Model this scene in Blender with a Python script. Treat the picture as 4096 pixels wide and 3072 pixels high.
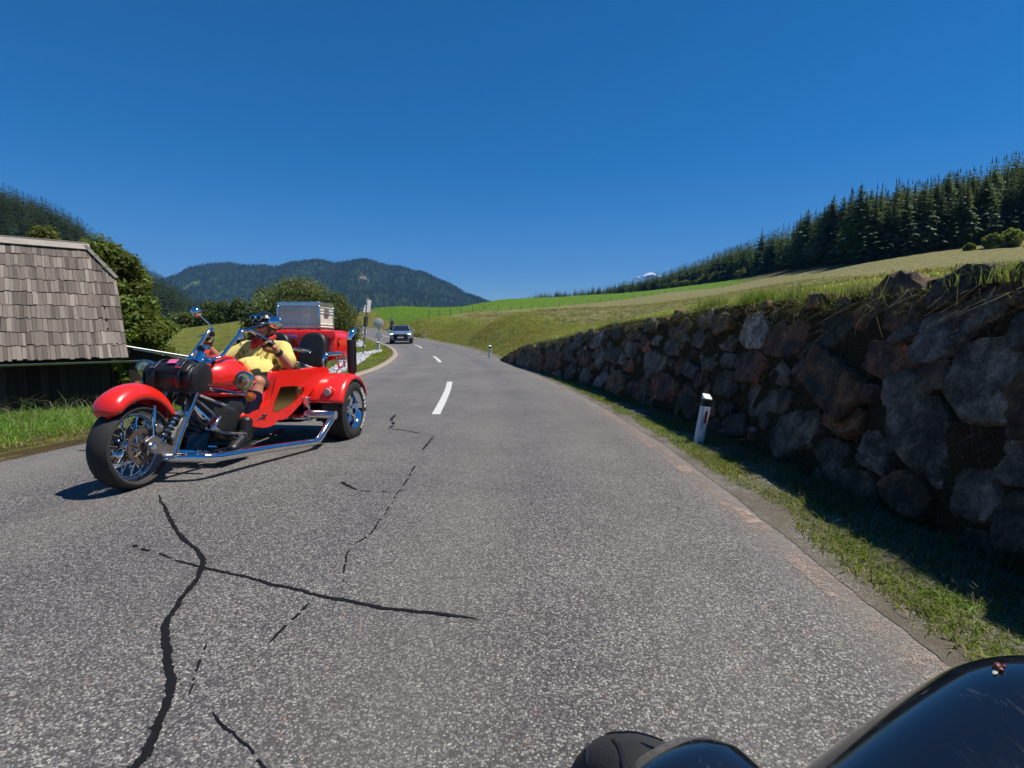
import bpy, bmesh, math, random
import numpy as np
from mathutils import Vector, Matrix, Euler
for o in list(bpy.data.objects): bpy.data.objects.remove(o)
sc = bpy.context.scene
COL = sc.collection
rng = np.random.default_rng(7)
random.seed(7)
R = math.radians

# ------------------------------------------------------------------ camera, sky, sun, exposure
cam_d = bpy.data.cameras.new('camera'); cam = bpy.data.objects.new('camera', cam_d); COL.objects.link(cam)
cam.location = (0, 0, 1.25); cam.rotation_euler = (R(90 - 5.9), 0, 0)
cam_d.sensor_width = 36; cam_d.lens = 18.455; cam_d.clip_start = 0.02; cam_d.clip_end = 60000
sc.camera = cam
SUN_AZ, SUN_EL = 91.0, 63.0          # azimuth measured from +Y (ahead) towards +X (right)
world = bpy.data.worlds.new('World'); sc.world = world; world.use_nodes = True
wn = world.node_tree.nodes; wl = world.node_tree.links
bg = wn['Background']; sky = wn.new('ShaderNodeTexSky'); sky.sky_type = 'NISHITA'; sky.sun_disc = False
sky.sun_elevation = R(SUN_EL); sky.sun_rotation = R(SUN_AZ); sky.altitude = 1200
sky.air_density = 1.0; sky.dust_density = 0.05; sky.ozone_density = 5.0
hs = wn.new('ShaderNodeHueSaturation'); hs.inputs['Saturation'].default_value = 1.42
wl.new(sky.outputs[0], hs.inputs['Color']); wl.new(hs.outputs[0], bg.inputs[0]); bg.inputs[1].default_value = 0.068
sun_d = bpy.data.lights.new('sun', 'SUN'); sun_d.energy = 5.0; sun_d.angle = R(0.53); sun_d.color = (1.0, 0.95, 0.87)
sun = bpy.data.objects.new('sun', sun_d); COL.objects.link(sun)
sv = Vector((math.sin(R(SUN_AZ)) * math.cos(R(SUN_EL)), math.cos(R(SUN_AZ)) * math.cos(R(SUN_EL)), math.sin(R(SUN_EL))))
sun.rotation_euler = sv.to_track_quat('Z', 'Y').to_euler(); sun.location = sv * 60
vs = sc.view_settings; vs.view_transform = 'Standard'; vs.look = 'None'; vs.exposure = 0.5; vs.gamma = 1.0; vs.use_curve_mapping = False
sc.render.engine = 'CYCLES'
sc.cycles.max_bounces = 6; sc.cycles.diffuse_bounces = 2; sc.cycles.glossy_bounces = 3; sc.cycles.transmission_bounces = 4
sc.cycles.transparent_max_bounces = 8; sc.cycles.volume_bounces = 0; sc.cycles.use_denoising = True
sc.cycles.use_adaptive_sampling = True; sc.cycles.adaptive_threshold = 0.02
try: sc.cycles.sample_clamp_indirect = 6.0
except Exception: pass

# ------------------------------------------------------------------ object helpers
def new_obj(name, me, mat=None, parent=None):
    o = bpy.data.objects.new(name, me); COL.objects.link(o)
    if mat is not None and me is not None:
        for m in (mat if isinstance(mat, (list, tuple)) else [mat]): me.materials.append(m)
    if parent is not None: o.parent = parent
    return o
def mesh_np(name, V, Fq, smooth=True):
    """mesh from an (n,3) array and a list of face arrays ((m,3) / (m,4))"""
    me = bpy.data.meshes.new(name)
    V = np.asarray(V, np.float32); fl = [np.asarray(f, np.int32) for f in (Fq if isinstance(Fq, list) else [Fq]) if len(f)]
    loops = np.concatenate([f.ravel() for f in fl]); tot = np.concatenate([np.full(len(f), f.shape[1], np.int32) for f in fl])
    st = np.concatenate([[0], np.cumsum(tot)[:-1]]).astype(np.int32)
    me.vertices.add(len(V)); me.vertices.foreach_set('co', V.ravel())
    me.loops.add(len(loops)); me.loops.foreach_set('vertex_index', loops)
    me.polygons.add(len(tot)); me.polygons.foreach_set('loop_start', st)
    try: me.polygons.foreach_set('loop_total', tot)
    except Exception: pass
    me.update(calc_edges=True)
    me.polygons.foreach_set('use_smooth', np.full(len(tot), bool(smooth)))
    me.validate()
    return me
def set_col(me, C, name='Col'):
    a = me.attributes.new(name, 'FLOAT_COLOR', 'POINT')
    C = np.asarray(C, np.float32)
    if C.shape[1] == 3: C = np.concatenate([C, np.ones((len(C), 1), np.float32)], 1)
    a.data.foreach_set('color', C.ravel())
def tag(o, label=None, cat=None, group=None, kind=None):
    if label: o['label'] = label
    if cat: o['category'] = cat
    if group: o['group'] = group
    if kind: o['kind'] = kind
    return o
def empty(name, loc=(0, 0, 0), rz=0.0):
    o = bpy.data.objects.new(name, None); COL.objects.link(o); o.location = loc; o.rotation_euler = (0, 0, rz); o.empty_display_size = 0.1
    return o
def copy_tree(src, parent=None):
    c = src.copy(); COL.objects.link(c); c.parent = parent
    for ch in src.children: copy_tree(ch, c)
    return c
class MB:
    """collects shapes into one mesh"""
    def __init__(s): s.V = []; s.F = []; s.n = 0
    def add(s, V, F):
        V = np.asarray(V, float); s.V.append(V)
        s.F += [tuple(int(i) + s.n for i in f) for f in F]; s.n += len(V); return s
    def obj(s, name, mat, parent=None, smooth=True, bevel=0, sub=0, auto=35):
        me = bpy.data.meshes.new(name); me.from_pydata(np.concatenate(s.V).tolist(), [], s.F); me.update()
        me.polygons.foreach_set('use_smooth', [bool(smooth)] * len(me.polygons))
        o = new_obj(name, me, mat, parent)
        if smooth and auto: sharp(me, auto)
        if bevel: m = o.modifiers.new('bevel', 'BEVEL'); m.width = bevel; m.segments = 2; m.limit_method = 'ANGLE'; m.angle_limit = R(40); m.harden_normals = False
        if sub: m = o.modifiers.new('sub', 'SUBSURF'); m.levels = sub; m.render_levels = sub
        return o
def sharp(me, deg):
    bm = bmesh.new(); bm.from_mesh(me); lim = R(deg)
    for e in bm.edges:
        if len(e.link_faces) == 2: e.smooth = e.calc_face_angle(0) < lim
    bm.to_mesh(me); bm.free()
def box(c, s, rot=None):
    c = np.array(c, float); s = np.array(s, float) / 2
    V = np.array([[x, y, z] for x in (-1, 1) for y in (-1, 1) for z in (-1, 1)], float) * s
    if rot is not None: V = V @ np.array(Euler(rot).to_matrix()).T
    return V + c, [(0, 1, 3, 2), (4, 6, 7, 5), (0, 4, 5, 1), (2, 3, 7, 6), (0, 2, 6, 4), (1, 5, 7, 3)]
def smooth_path(P, n=6):
    P = np.array(P, float)
    if len(P) < 3 or n <= 1: return P
    Q = np.vstack([2 * P[0] - P[1], P, 2 * P[-1] - P[-2]]); out = []
    for i in range(1, len(Q) - 2):
        p0, p1, p2, p3 = Q[i - 1:i + 3]
        for t in np.linspace(0, 1, n, endpoint=False):
            out.append(.5 * ((2 * p1) + (-p0 + p2) * t + (2 * p0 - 5 * p1 + 4 * p2 - p3) * t * t + (-p0 + 3 * p1 - 3 * p2 + p3) * t ** 3))
    out.append(P[-1]); return np.array(out)
def tube(P, r, n=10, cap=True, sm=0):
    """tube along a polyline; r a number or one per point"""
    P = np.array(P, float); r = np.broadcast_to(np.asarray(r, float), (len(P),)) if np.ndim(r) == 0 or len(np.atleast_1d(r)) == len(P) else np.asarray(r)
    if sm:
        k = np.linspace(0, 1, len(P)); P2 = smooth_path(P, sm); r = np.interp(np.linspace(0, 1, len(P2)), k, r); P = P2
    T = np.gradient(P, axis=0); T /= np.linalg.norm(T, axis=1)[:, None] + 1e-9
    up = np.array([0, 0, 1.]) if abs(T[0][2]) < .9 else np.array([1., 0, 0])
    N = np.cross(T[0], up); N /= np.linalg.norm(N); V = []
    for i in range(len(P)):
        N = N - T[i] * np.dot(N, T[i]); N /= np.linalg.norm(N) + 1e-9; B = np.cross(T[i], N)
        a = np.linspace(0, 2 * np.pi, n, endpoint=False)
        V.append(P[i] + r[i] * (np.cos(a)[:, None] * N + np.sin(a)[:, None] * B))
    return ring_skin(V, cap)
def ring_skin(V, cap=True, close=False):
    m = len(V); n = len(V[0]); F = []
    for i in range(m - 1 + (1 if close else 0)):
        a = i * n; b = ((i + 1) % m) * n
        for j in range(n): k = (j + 1) % n; F.append((a + j, a + k, b + k, b + j))
    if cap and not close: F.append(tuple(range(n - 1, -1, -1))); F.append(tuple((m - 1) * n + j for j in range(n)))
    return np.concatenate([np.asarray(v, float) for v in V]), F
def lathe(prof, n=24, axis='Y', c=(0, 0, 0), arc=(0, 2 * math.pi), cap=False):
    """profile of (radius, along-axis)"""
    full = abs(arc[1] - arc[0] - 2 * math.pi) < 1e-6
    A = np.linspace(arc[0], arc[1], n, endpoint=not full); V = []
    for a in A:
        ca, sa = math.cos(a), math.sin(a)
        for (r, h) in prof:
            V.append({'Y': (r * ca, h, r * sa), 'Z': (r * ca, r * sa, h), 'X': (h, r * ca, r * sa)}[axis])
    m = len(prof); F = []
    for i in range(n if full else n - 1):
        a = i * m; b = ((i + 1) % n) * m
        for j in range(m - 1): F.append((a + j, b + j, b + j + 1, a + j + 1))
    return np.array(V, float) + np.array(c, float), F
def ball(c, r, n=12, m=8):
    r = np.broadcast_to(np.asarray(r, float), (3,)); V = []
    for i in range(m + 1):
        t = math.pi * i / m
        for j in range(n): p = 2 * math.pi * j / n; V.append((math.sin(t) * math.cos(p), math.sin(t) * math.sin(p), math.cos(t)))
    F = []
    for i in range(m):
        for j in range(n): k = (j + 1) % n; F.append((i * n + j, (i + 1) * n + j, (i + 1) * n + k, i * n + k))
    return np.array(V) * r + np.array(c, float), F
def capsule(a, b, ra, rb, n=12, m=5):
    a = np.array(a, float); b = np.array(b, float); d = b - a; L = np.linalg.norm(d); d /= L
    u = np.cross(d, [0, 0, 1.]) if abs(d[2]) < .9 else np.cross(d, [1., 0, 0]); u /= np.linalg.norm(u); v = np.cross(d, u)
    V = []
    ang = np.linspace(0, 2 * np.pi, n, endpoint=False)
    for i in range(m): t = math.pi / 2 * (i + .3) / m; V.append(a - d * ra * math.cos(t) + ra * math.sin(t) * (np.cos(ang)[:, None] * u + np.sin(ang)[:, None] * v))
    for i in range(m): t = math.pi / 2 * (m - i - .7) / m + 0; V.append(b + d * rb * math.cos(math.pi / 2 * (i + .3) / m + math.pi / 2) * -1 + rb * math.sin(math.pi / 2 * (i + .3) / m + math.pi / 2) * (np.cos(ang)[:, None] * u + np.sin(ang)[:, None] * v))
    return ring_skin(V, True)
def remesh(shapes, voxel=.012, smooth=6, factor=.5):
    """union of overlapping closed shapes as one continuous skin"""
    mb = MB()
    for V, F in shapes: mb.add(V, F)
    me = bpy.data.meshes.new('tmp'); me.from_pydata(np.concatenate(mb.V).tolist(), [], mb.F); me.update()
    bm = bmesh.new(); bm.from_mesh(me); bmesh.ops.recalc_face_normals(bm, faces=bm.faces); bm.to_mesh(me); bm.free()
    o = bpy.data.objects.new('tmp', me); COL.objects.link(o)
    m = o.modifiers.new('r', 'REMESH'); m.mode = 'VOXEL'; m.voxel_size = voxel; m.adaptivity = 0
    if smooth: s_ = o.modifiers.new('s', 'SMOOTH'); s_.iterations = smooth; s_.factor = factor
    dg = bpy.context.evaluated_depsgraph_get(); ev = o.evaluated_get(dg); me2 = bpy.data.meshes.new_from_object(ev)
    bpy.data.objects.remove(o); bpy.data.meshes.remove(me)
    me2.polygons.foreach_set('use_smooth', [True] * len(me2.polygons)); me2.materials.clear()
    return me2
def text_mesh(s, size, depth=0.002, font_shear=0, bold=0):
    c = bpy.data.curves.new('t', 'FONT'); c.body = s; c.size = size; c.extrude = depth; c.align_x = 'CENTER'; c.align_y = 'CENTER'; c.offset = bold; c.shear = font_shear; c.resolution_u = 3
    o = bpy.data.objects.new('t', c); COL.objects.link(o); dg = bpy.context.evaluated_depsgraph_get()
    me = bpy.data.meshes.new_from_object(o.evaluated_get(dg)); bpy.data.objects.remove(o); bpy.data.curves.remove(c); return me
def vnoise(P, scale, seed=0, octaves=3):
    """cheap smooth value noise for arrays of points (n,2|3)"""
    P = np.asarray(P, float) * scale; out = np.zeros(len(P)); amp = 1.; tot = 0.
    for o_ in range(octaves):
        Q = np.floor(P).astype(np.int64); Fr = P - Q; Fr = Fr * Fr * (3 - 2 * Fr); d = P.shape[1]; acc = np.zeros(len(P))
        for k in range(2 ** d):
            w = np.ones(len(P)); h = np.full(len(P), seed * 1013 + o_ * 7919, np.int64)
            for a in range(d):
                b = (k >> a) & 1; w *= Fr[:, a] if b else 1 - Fr[:, a]; h = (h * 374761393 + (Q[:, a] + b) * 668265263) & 0x7fffffff
            h = (h ^ (h >> 13)) * 1274126177 & 0x7fffffff; h = h ^ (h >> 16)
            acc += w * ((h & 0xffff) / 65535.)
        out += acc * amp; tot += amp; amp *= .5; P = P * 2.03 + 17.1
    return out / tot * 2 - 1

# ------------------------------------------------------------------ materials
class NT:
    def __init__(s, name):
        s.m = bpy.data.materials.new(name); s.m.use_nodes = True; s.t = s.m.node_tree; s.t.nodes.clear()
        s.out = s.t.nodes.new('ShaderNodeOutputMaterial')
    def n(s, typ, **kw):
        nd = s.t.nodes.new('ShaderNode' + typ)
        for k, v in kw.items():
            if k[0] == '_': setattr(nd, k[1:], v)
            else: s.set(nd.inputs[int(k[1:])] if k[0] == 'i' and k[1:].isdigit() else nd.inputs[k.replace('__', ' ')], v)
        return nd
    def set(s, sock, v):
        if isinstance(v, bpy.types.NodeSocket): s.t.links.new(v, sock)
        elif isinstance(v, bpy.types.Node): s.t.links.new(v.outputs[0], sock)
        else:
            if isinstance(v, (tuple, list)) and len(v) == 3 and sock.type == 'RGBA': v = (*v, 1)
            sock.default_value = v
    def pos(s, obj=False):
        return s.n('TexCoord').outputs['Object'] if obj else s.n('NewGeometry').outputs['Position']
    def noise(s, vec, scale, detail=3, rough=.55, out=0):
        nd = s.n('TexNoise', Scale=scale, Detail=detail, Roughness=rough)
        if vec is not None: s.set(nd.inputs['Vector'], vec)
        return nd.outputs[out]
    def ramp(s, fac, stops, interp='LINEAR'):
        nd = s.n('ValToRGB'); s.set(nd.inputs[0], fac); cr = nd.color_ramp; cr.interpolation = interp
        while len(cr.elements) < len(stops): cr.elements.new(.5)
        for e, (p, c) in zip(cr.elements, stops):
            e.position = p; e.color = (*(c if isinstance(c, (tuple, list)) else (c, c, c)), 1)
        return nd.outputs[0]
    def mix(s, fac, a, b, mode='MIX'):
        nd = s.n('Mix', _data_type='RGBA', _blend_type=mode); nd.clamp_factor = True
        s.set(nd.inputs[0], fac); s.set(nd.inputs[6], a); s.set(nd.inputs[7], b); return nd.outputs[2]
    def math(s, op, a, b=0.0, c=0.0):
        nd = s.n('Math', _operation=op); s.set(nd.inputs[0], a); s.set(nd.inputs[1], b); s.set(nd.inputs[2], c); return nd.outputs[0]
    def bump(s, h, strength=.4, dist=.01):
        return s.n('Bump', Strength=strength, Distance=dist, Height=h).outputs[0]
    def bsdf(s, col, rough=.6, metal=0.0, normal=None, spec=.5, coat=0.0, **kw):
        p = s.n('BsdfPrincipled'); s.set(p.inputs['Base Color'], col); s.set(p.inputs['Roughness'], rough); s.set(p.inputs['Metallic'], metal)
        p.inputs['Specular IOR Level'].default_value = spec; p.inputs['Coat Weight'].default_value = coat; p.inputs['Coat Roughness'].default_value = .04
        if normal is not None: s.set(p.inputs['Normal'], normal)
        for k, v in kw.items(): s.set(p.inputs[k.replace('__', ' ')], v)
        s.t.links.new(p.outputs[0], s.out.inputs[0]); s.p = p; return s.m
MAT = {}
def simple(name, col, rough=.5, metal=0., coat=0., var=.12, scale=30, bump=0., spec=.5):
    """plain material with a little colour and gloss variation"""
    t = NT(name); P = t.pos(True); nz = t.noise(P, scale, 4)
    c = t.mix(t.math('MULTIPLY', nz, 1.0), tuple(x * (1 - var) for x in col), tuple(min(1, x * (1 + var)) for x in col))
    r = t.math('ADD', rough, t.math('MULTIPLY', t.math('SUBTRACT', nz, .5), min(.25, rough * .6)))
    MAT[name] = t.bsdf(c, r, metal, t.bump(t.noise(P, scale * 3, 3), bump, .004) if bump else None, spec, coat)
    return MAT[name]
def leafy(name, translucent=.35, rough=.55, spec=.25):
    """foliage: colour comes from the per-leaf attribute"""
    t = NT(name); a = t.n('Attribute', _attribute_name='Col').outputs['Color']; a = t.mix(1, a, t.ramp(t.n('ObjectInfo').outputs['Random'], [(0, (.70, .78, .9)), (.35, (1.0, 1.0, 1.0)), (.7, (.85, .92, 1.05)), (1, (1.5, 1.35, 1.0))]), 'MULTIPLY')
    d = t.n('BsdfPrincipled', Roughness=rough); t.set(d.inputs['Base Color'], a); d.inputs['Specular IOR Level'].default_value = spec
    tr = t.n('BsdfTranslucent'); t.set(tr.inputs[0], t.mix(.5, a, (.35, .42, .05), 'MIX'))
    mx = t.n('MixShader', Fac=translucent); t.t.links.new(d.outputs[0], mx.inputs[1]); t.t.links.new(tr.outputs[0], mx.inputs[2])
    t.t.links.new(mx.outputs[0], t.out.inputs[0]); MAT[name] = t.m; return t.m
# ------------------------------------------------------------------ the lie of the land
def sstep(x, a, b): t = np.clip((np.asarray(x, float) - a) / (b - a), 0, 1); return t * t * (3 - 2 * t)
def road_z(y):
    y = np.asarray(y, float)
    return .06 * (1 - sstep(y, 3.6, 7)) + np.interp(y, [-50, 46, 55, 63, 75, 90, 105, 125, 170], [0, 0, .1, .38, .98, 1.85, 2.75, 4., 6.])
# the two edges of the carriageway, (x, y), near to far
EDGE_R = smooth_path([(1.5, -12), (1.55, 0), (1.62, 4), (1.62, 6.5), (1.31, 10.3), (.6, 15.3), (-.3, 21), (-1.65, 28.1), (-3.55, 37.9), (-6.2, 48), (-10.4, 60), (-16.5, 74), (-24.5, 88), (-32, 102), (-38, 118), (-44, 140), (-50, 165)], 8)
EDGE_L = smooth_path([(-4.85, -12), (-4.8, 0), (-4.72, 4), (-4.62, 6.5), (-4.45, 11), (-4.4, 16), (-5.1, 21.7), (-6.3, 28), (-8.9, 37.9), (-12.2, 48), (-16.5, 60), (-22.5, 72), (-30, 85), (-37.5, 99), (-43.5, 116), (-49.5, 139), (-55.5, 164)], 8)
def resample(E):
    yy = np.r_[np.arange(-12, 0, 1.), np.arange(0, 10, .4), np.arange(10, 60, .8), np.arange(60, 164.1, 2.)]; return np.c_[np.interp(yy, E[:, 1], E[:, 0]), yy]
EDGE_R = resample(EDGE_R); EDGE_L = resample(EDGE_L)
N_ = min(len(EDGE_R), len(EDGE_L)); EDGE_R = EDGE_R[:N_]; EDGE_L = EDGE_L[:N_]
def on_edge(E, y): return np.interp(y, E[:, 1], E[:, 0])

# road surface ------------------------------------------------
def asphalt():
    t = NT('asphalt'); P = t.pos(); 
    v = t.n('TexVoronoi', Scale=135.0, Randomness=1.0); t.set(v.inputs['Vector'], P); v.feature = 'F1'
    v2 = t.n('TexVoronoi', Scale=80.0); t.set(v2.inputs['Vector'], P)
    hsv = t.n('SeparateColor'); t.set(hsv.inputs[0], v.outputs['Color'])
    stone = t.ramp(hsv.outputs[0], [(0, (.045, .043, .045)), (.3, (.085, .08, .083)), (.58, (.15, .145, .145)), (.82, (.22, .212, .20)), (.93, (.30, .29, .27)), (1, (.39, .375, .35))])
    hs2 = t.n('SeparateColor'); t.set(hs2.inputs[0], v2.outputs['Color'])
    pale = t.ramp(hs2.outputs[1], [(0, 0), (.9, 0), (.95, 1), (1, 1)])
    core = t.ramp(v2.outputs['Distance'], [(0, 1), (.34, 1), (.42, 0), (1, 0)])
    warm = t.ramp(hs2.outputs[2], [(0, (.42, .41, .38)), (.75, (.45, .43, .37)), (.93, (.42, .23, .12)), (1, (.36, .15, .08))], 'CONSTANT')
    c = t.mix(t.math('MULTIPLY', pale, core), stone, warm)
    tar = t.ramp(v.outputs['Distance'], [(0, 0), (.42, 0), (.72, .75), (1, .9)])
    c = t.mix(tar, c, (.037, .035, .034))
    # beyond a few metres the grains average out; a matching mean colour keeps it from sparkling
    far = t.n('MapRange', i0=t.n('SeparateXYZ', i0=P).outputs[1], i1=4.0, i2=16.0, i3=0.0, i4=.72).outputs[0]
    c = t.mix(far, c, (.128, .124, .124))
    big = t.noise(P, .55, 5, .6); mid = t.noise(P, 4.0, 4, .6)
    c = t.mix(t.math('MULTIPLY', t.ramp(big, [(.4, 0), (.62, 1)]), .7), c, t.mix(1, c, (1.4, 1.37, 1.33), 'MULTIPLY'))
    c = t.mix(t.math('MULTIPLY', t.ramp(mid, [(.45, 0), (.75, 1)]), .35), c, t.mix(1, c, (.62, .62, .64), 'MULTIPLY'))
    # polished wheel tracks: attribute holds the position across the road
    a = t.n('Attribute', _attribute_name='across').outputs['Fac']
    trk = t.ramp(a, [(0, .25), (.07, .75), (.12, .35), (.2, .0), (.30, .35), (.38, 0), (.5, .1), (.6, 0), (.7, .4), (.78, 0), (.88, .3), (.93, .1), (.975, .55), (1, .9)])
    c = t.mix(t.math('MULTIPLY', trk, t.math('ADD', .35, t.math('MULTIPLY', mid, .6))), c, (.215, .19, .165))
    dk = t.ramp(a, [(0, 0), (.18, .1), (.25, .8), (.33, .1), (.42, .2), (.49, .0), (.505, .55), (.52, 0), (.62, .1), (.76, .75), (.86, .1), (1, 0)])
    c = t.mix(t.math('MULTIPLY', dk, t.math('MULTIPLY', t.ramp(t.noise(P, .9, 4, .65), [(.35, .1), (.65, 1)]), .5)), c, t.mix(1, c, (.55, .55, .57), 'MULTIPLY'))
    spl = t.ramp(t.noise(P, 1.7, 5, .75), [(.64, 0), (.72, 1)]); c = t.mix(t.math('MULTIPLY', spl, .35), c, t.mix(1, c, (.5, .5, .52), 'MULTIPLY'))
    c = t.mix(1, c, (.90, .89, .875), 'MULTIPLY')
    h = t.math('SUBTRACT', 1.0, v.outputs['Distance'])
    MAT['asphalt'] = t.bsdf(c, t.math('ADD', .62, t.math('MULTIPLY', mid, .3)), 0, t.bump(h, .55, .006), .35)
asphalt()
def ribbon(L, Rr, ns, zoff=0., zf=road_z):
    s = np.linspace(0, 1, ns); V = []
    for a, b in zip(L, Rr):
        p = a[None] * (1 - s[:, None]) + b[None] * s[:, None]; V.append(np.c_[p, zf(p[:, 1]) + zoff])
    n = len(L); I = np.arange(n * ns).reshape(n, ns)
    Fq = np.stack([I[:-1, :-1], I[:-1, 1:], I[1:, 1:], I[1:, :-1]], -1).reshape(-1, 4)
    return np.concatenate(V), Fq, np.tile(s, n)
V, Fq, s_ = ribbon(EDGE_L, EDGE_R, 25)
me = mesh_np('road', V, Fq); a = me.attributes.new('across', 'FLOAT', 'POINT'); a.data.foreach_set('value', s_.astype(np.float32))
road = tag(new_obj('road', me, MAT['asphalt']), 'grey asphalt mountain road curving left past the stone wall', None, None, 'structure')
def crown(x, y):
    return np.interp(y, EDGE_R[:, 1], road_z(EDGE_R[:, 1])) + 0 * np.asarray(x)

# painted marks -----------------------------------------------
def paint(name, col, wear, scale, low=1.6):
    """worn paint: where it has flaked off the asphalt shows through"""
    t = NT(name); P = t.pos(); nz = t.noise(P, scale, 6, .75); lo = t.noise(P, low, 3, .6); v = t.n('TexVoronoi', Scale=135.0); t.set(v.inputs['Vector'], P)
    k = t.ramp(t.math('ADD', t.math('ADD', t.math('MULTIPLY', nz, .6), t.math('MULTIPLY', lo, .5)), t.math('MULTIPLY', v.outputs['Distance'], .28)), [(wear - .07, 0), (wear + .07, 1)])
    c = t.mix(t.noise(P, 25, 4, .7), tuple(x * .7 for x in col), col); t.bsdf(c, .6, 0, t.bump(v.outputs['Distance'], .4, .004), .3)
    tr = t.n('BsdfTransparent'); mx = t.n('MixShader'); t.set(mx.inputs[0], k); t.t.links.new(t.p.outputs[0], mx.inputs[1]); t.t.links.new(tr.outputs[0], mx.inputs[2]); t.t.links.new(mx.outputs[0], t.out.inputs[0]); MAT[name] = t.m
paint('road_paint', (.62, .61, .58), .88, 18); paint('worn_edge_paint', (.40, .30, .24), .64, 14, 2.6); paint('edge_paint_far', (.44, .40, .36), .60, 10, .9)
def strip(name, pts, wid, mat, dz=.004, parent=road, n=6):
    p = smooth_path(pts, n) if len(pts) > 2 else np.array(pts, float)
    t = np.gradient(p, axis=0); t /= np.linalg.norm(t, axis=1)[:, None]; nn = np.c_[-t[:, 1], t[:, 0]]
    wd = np.broadcast_to(np.asarray(wid, float), (len(p),)) / 2
    L = p + nn * wd[:, None]; Rr = p - nn * wd[:, None]
    V = np.concatenate([np.c_[L, crown(L[:, 0], L[:, 1]) + dz], np.c_[Rr, crown(Rr[:, 0], Rr[:, 1]) + dz]]); m = len(p)
    Fq = np.array([(i, i + 1, m + i + 1, m + i) for i in range(m - 1)])[:, ::-1]
    return new_obj(name, mesh_np(name, V, Fq), MAT[mat], parent)
strip('lane_dash', [(-1.13, 7.7), (-1.22, 9.2), (-1.35, 11), (-1.5, 12.6)], .125, 'road_paint')
strip('lane_dash', [(-2.76, 20.2), (-3.2, 22.5), (-3.7, 24.8)], .13, 'road_paint')
strip('lane_dash', [(-6.17, 35.9), (-7.0, 39.6), (-8.05, 43.6)], .14, 'road_paint')
strip('lane_dash', [(-13.2, 60), (-15.5, 64.5), (-17.6, 68)], .14, 'road_paint')
er = EDGE_R[(EDGE_R[:, 1] > 8.0) & (EDGE_R[:, 1] < 62)].copy(); er[:, 0] -= .16
strip('edge_line', er, .10, 'edge_paint_far', n=1)
strip('edge_line', [(1.44, -2), (1.475, 1.0), (1.485, 2.5), (1.49, 4.0), (1.495, 5.5), (1.47, 7.2), (1.42, 8.2)], .13, 'worn_edge_paint', n=8)
# tar-sealed cracks -------------------------------------------
t = NT('tar'); P = t.pos(); nz = t.noise(P, 60, 4)
MAT['tar'] = t.bsdf(t.mix(nz, (.006, .006, .007), (.014, .013, .014)), .6, 0, t.bump(nz, .3, .004), .12)
def crack(pts, w0, w1, seed, broken=0.):
    """poured tar: a ribbon with blobs and crumbs along its edges"""
    r = np.random.default_rng(seed); p = smooth_path(pts, 14)
    d = np.r_[0, np.cumsum(np.linalg.norm(np.diff(p, axis=0), axis=1))]; L = d[-1]; m = max(14, int(L / .012)); q = np.linspace(0, L, m)
    p = np.c_[np.interp(q, d, p[:, 0]), np.interp(q, d, p[:, 1])]; p += np.c_[vnoise(p, 7, seed), vnoise(p + 50, 7, seed)] * .012 + np.c_[vnoise(p, 40, seed + 1, 2), vnoise(p + 9, 40, seed + 2, 2)] * .004
    w = np.interp(q / L, [0, .1, .9, 1], [.3, 1, 1, .25]) * .72 * (w0 + (w1 - w0) * q / L) * (1 + .35 * vnoise(np.c_[q * 12, q * 0], 1., seed + 9, 4))
    on = np.ones(m, bool) if not broken else vnoise(np.c_[q * 16, q * 0], 1.6, seed, 3) > broken * 1.3 - .75
    tg = np.gradient(p, axis=0); tg /= np.linalg.norm(tg, axis=1)[:, None] + 1e-9; nn = np.c_[-tg[:, 1], tg[:, 0]]; V = []; F = []; n = 0
    el = r.normal(0, .16, m); er_ = r.normal(0, .16, m); A = p + nn * (w * (.5 + el * .5))[:, None]; B = p - nn * (w * (.5 + er_ * .5))[:, None]
    V = [A, B]; F = [(i, m + i, m + i + 1, i + 1) for i in range(m - 1) if on[i] and on[i + 1]]; n = 2 * m
    ns = int(m * (1.6 if broken else 1.1)); k = r.integers(0, m, ns); off = r.normal(0, 1, ns) * (.75 if broken else .62); c = p[k] + nn[k] * (w[k] * off)[:, None]; rad = w[k] * r.uniform(.04, .2, ns) * (1.3 if broken else 1); keep = (np.abs(off) < 1.3) & (on[k] | (r.random(ns) < .25))
    for cc, rr in zip(c[keep], rad[keep]):
        a = np.sort(r.uniform(0, 6.28, 6)); V.append(cc + np.c_[np.cos(a), np.sin(a)] * (rr * r.uniform(.6, 1.3, 6))[:, None]); F.append(tuple(range(n, n + 6))); n += 6
    V = np.concatenate(V); z = crown(V[:, 0], V[:, 1]) + .0035 + .0006 * r.random(len(V)); z[2 * m:] += .0012; me = bpy.data.meshes.new('crack_seal'); me.from_pydata(np.c_[V, z].tolist(), [], F); me.update(); new_obj('crack_seal', me, MAT['tar'], road)
crack([(-2.556, 3.703), (-2.28, 3.36), (-1.926, 2.947), (-1.713, 2.748), (-1.594, 2.597), (-1.502, 2.378), (-1.459, 2.174), (-1.4, 2.016), (-1.277, 1.828), (-1.177, 1.701), (-1.112, 1.581), (-1.062, 1.444), (-1.031, 1.34), (-1.02, 1.2), (-1.05, .9)], .026, .04, 1)
crack([(-1.764, 2.621), (-1.564, 2.532), (-1.337, 2.45), (-1.141, 2.368), (-0.825, 2.235), (-0.569, 2.154), (-0.386, 2.113), (-0.201, 2.069), (-0.132, 2.046)], .02, .028, 2)
crack([(-2.145, 2.816), (-2.021, 2.761), (-1.917, 2.721), (-1.772, 2.633)], .03, .012, 3, .45)
crack([(-1.369, 4.065), (-1.192, 3.85), (-1.067, 3.785), (-0.781, 3.785)], .04, .008, 4, .3)
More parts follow.
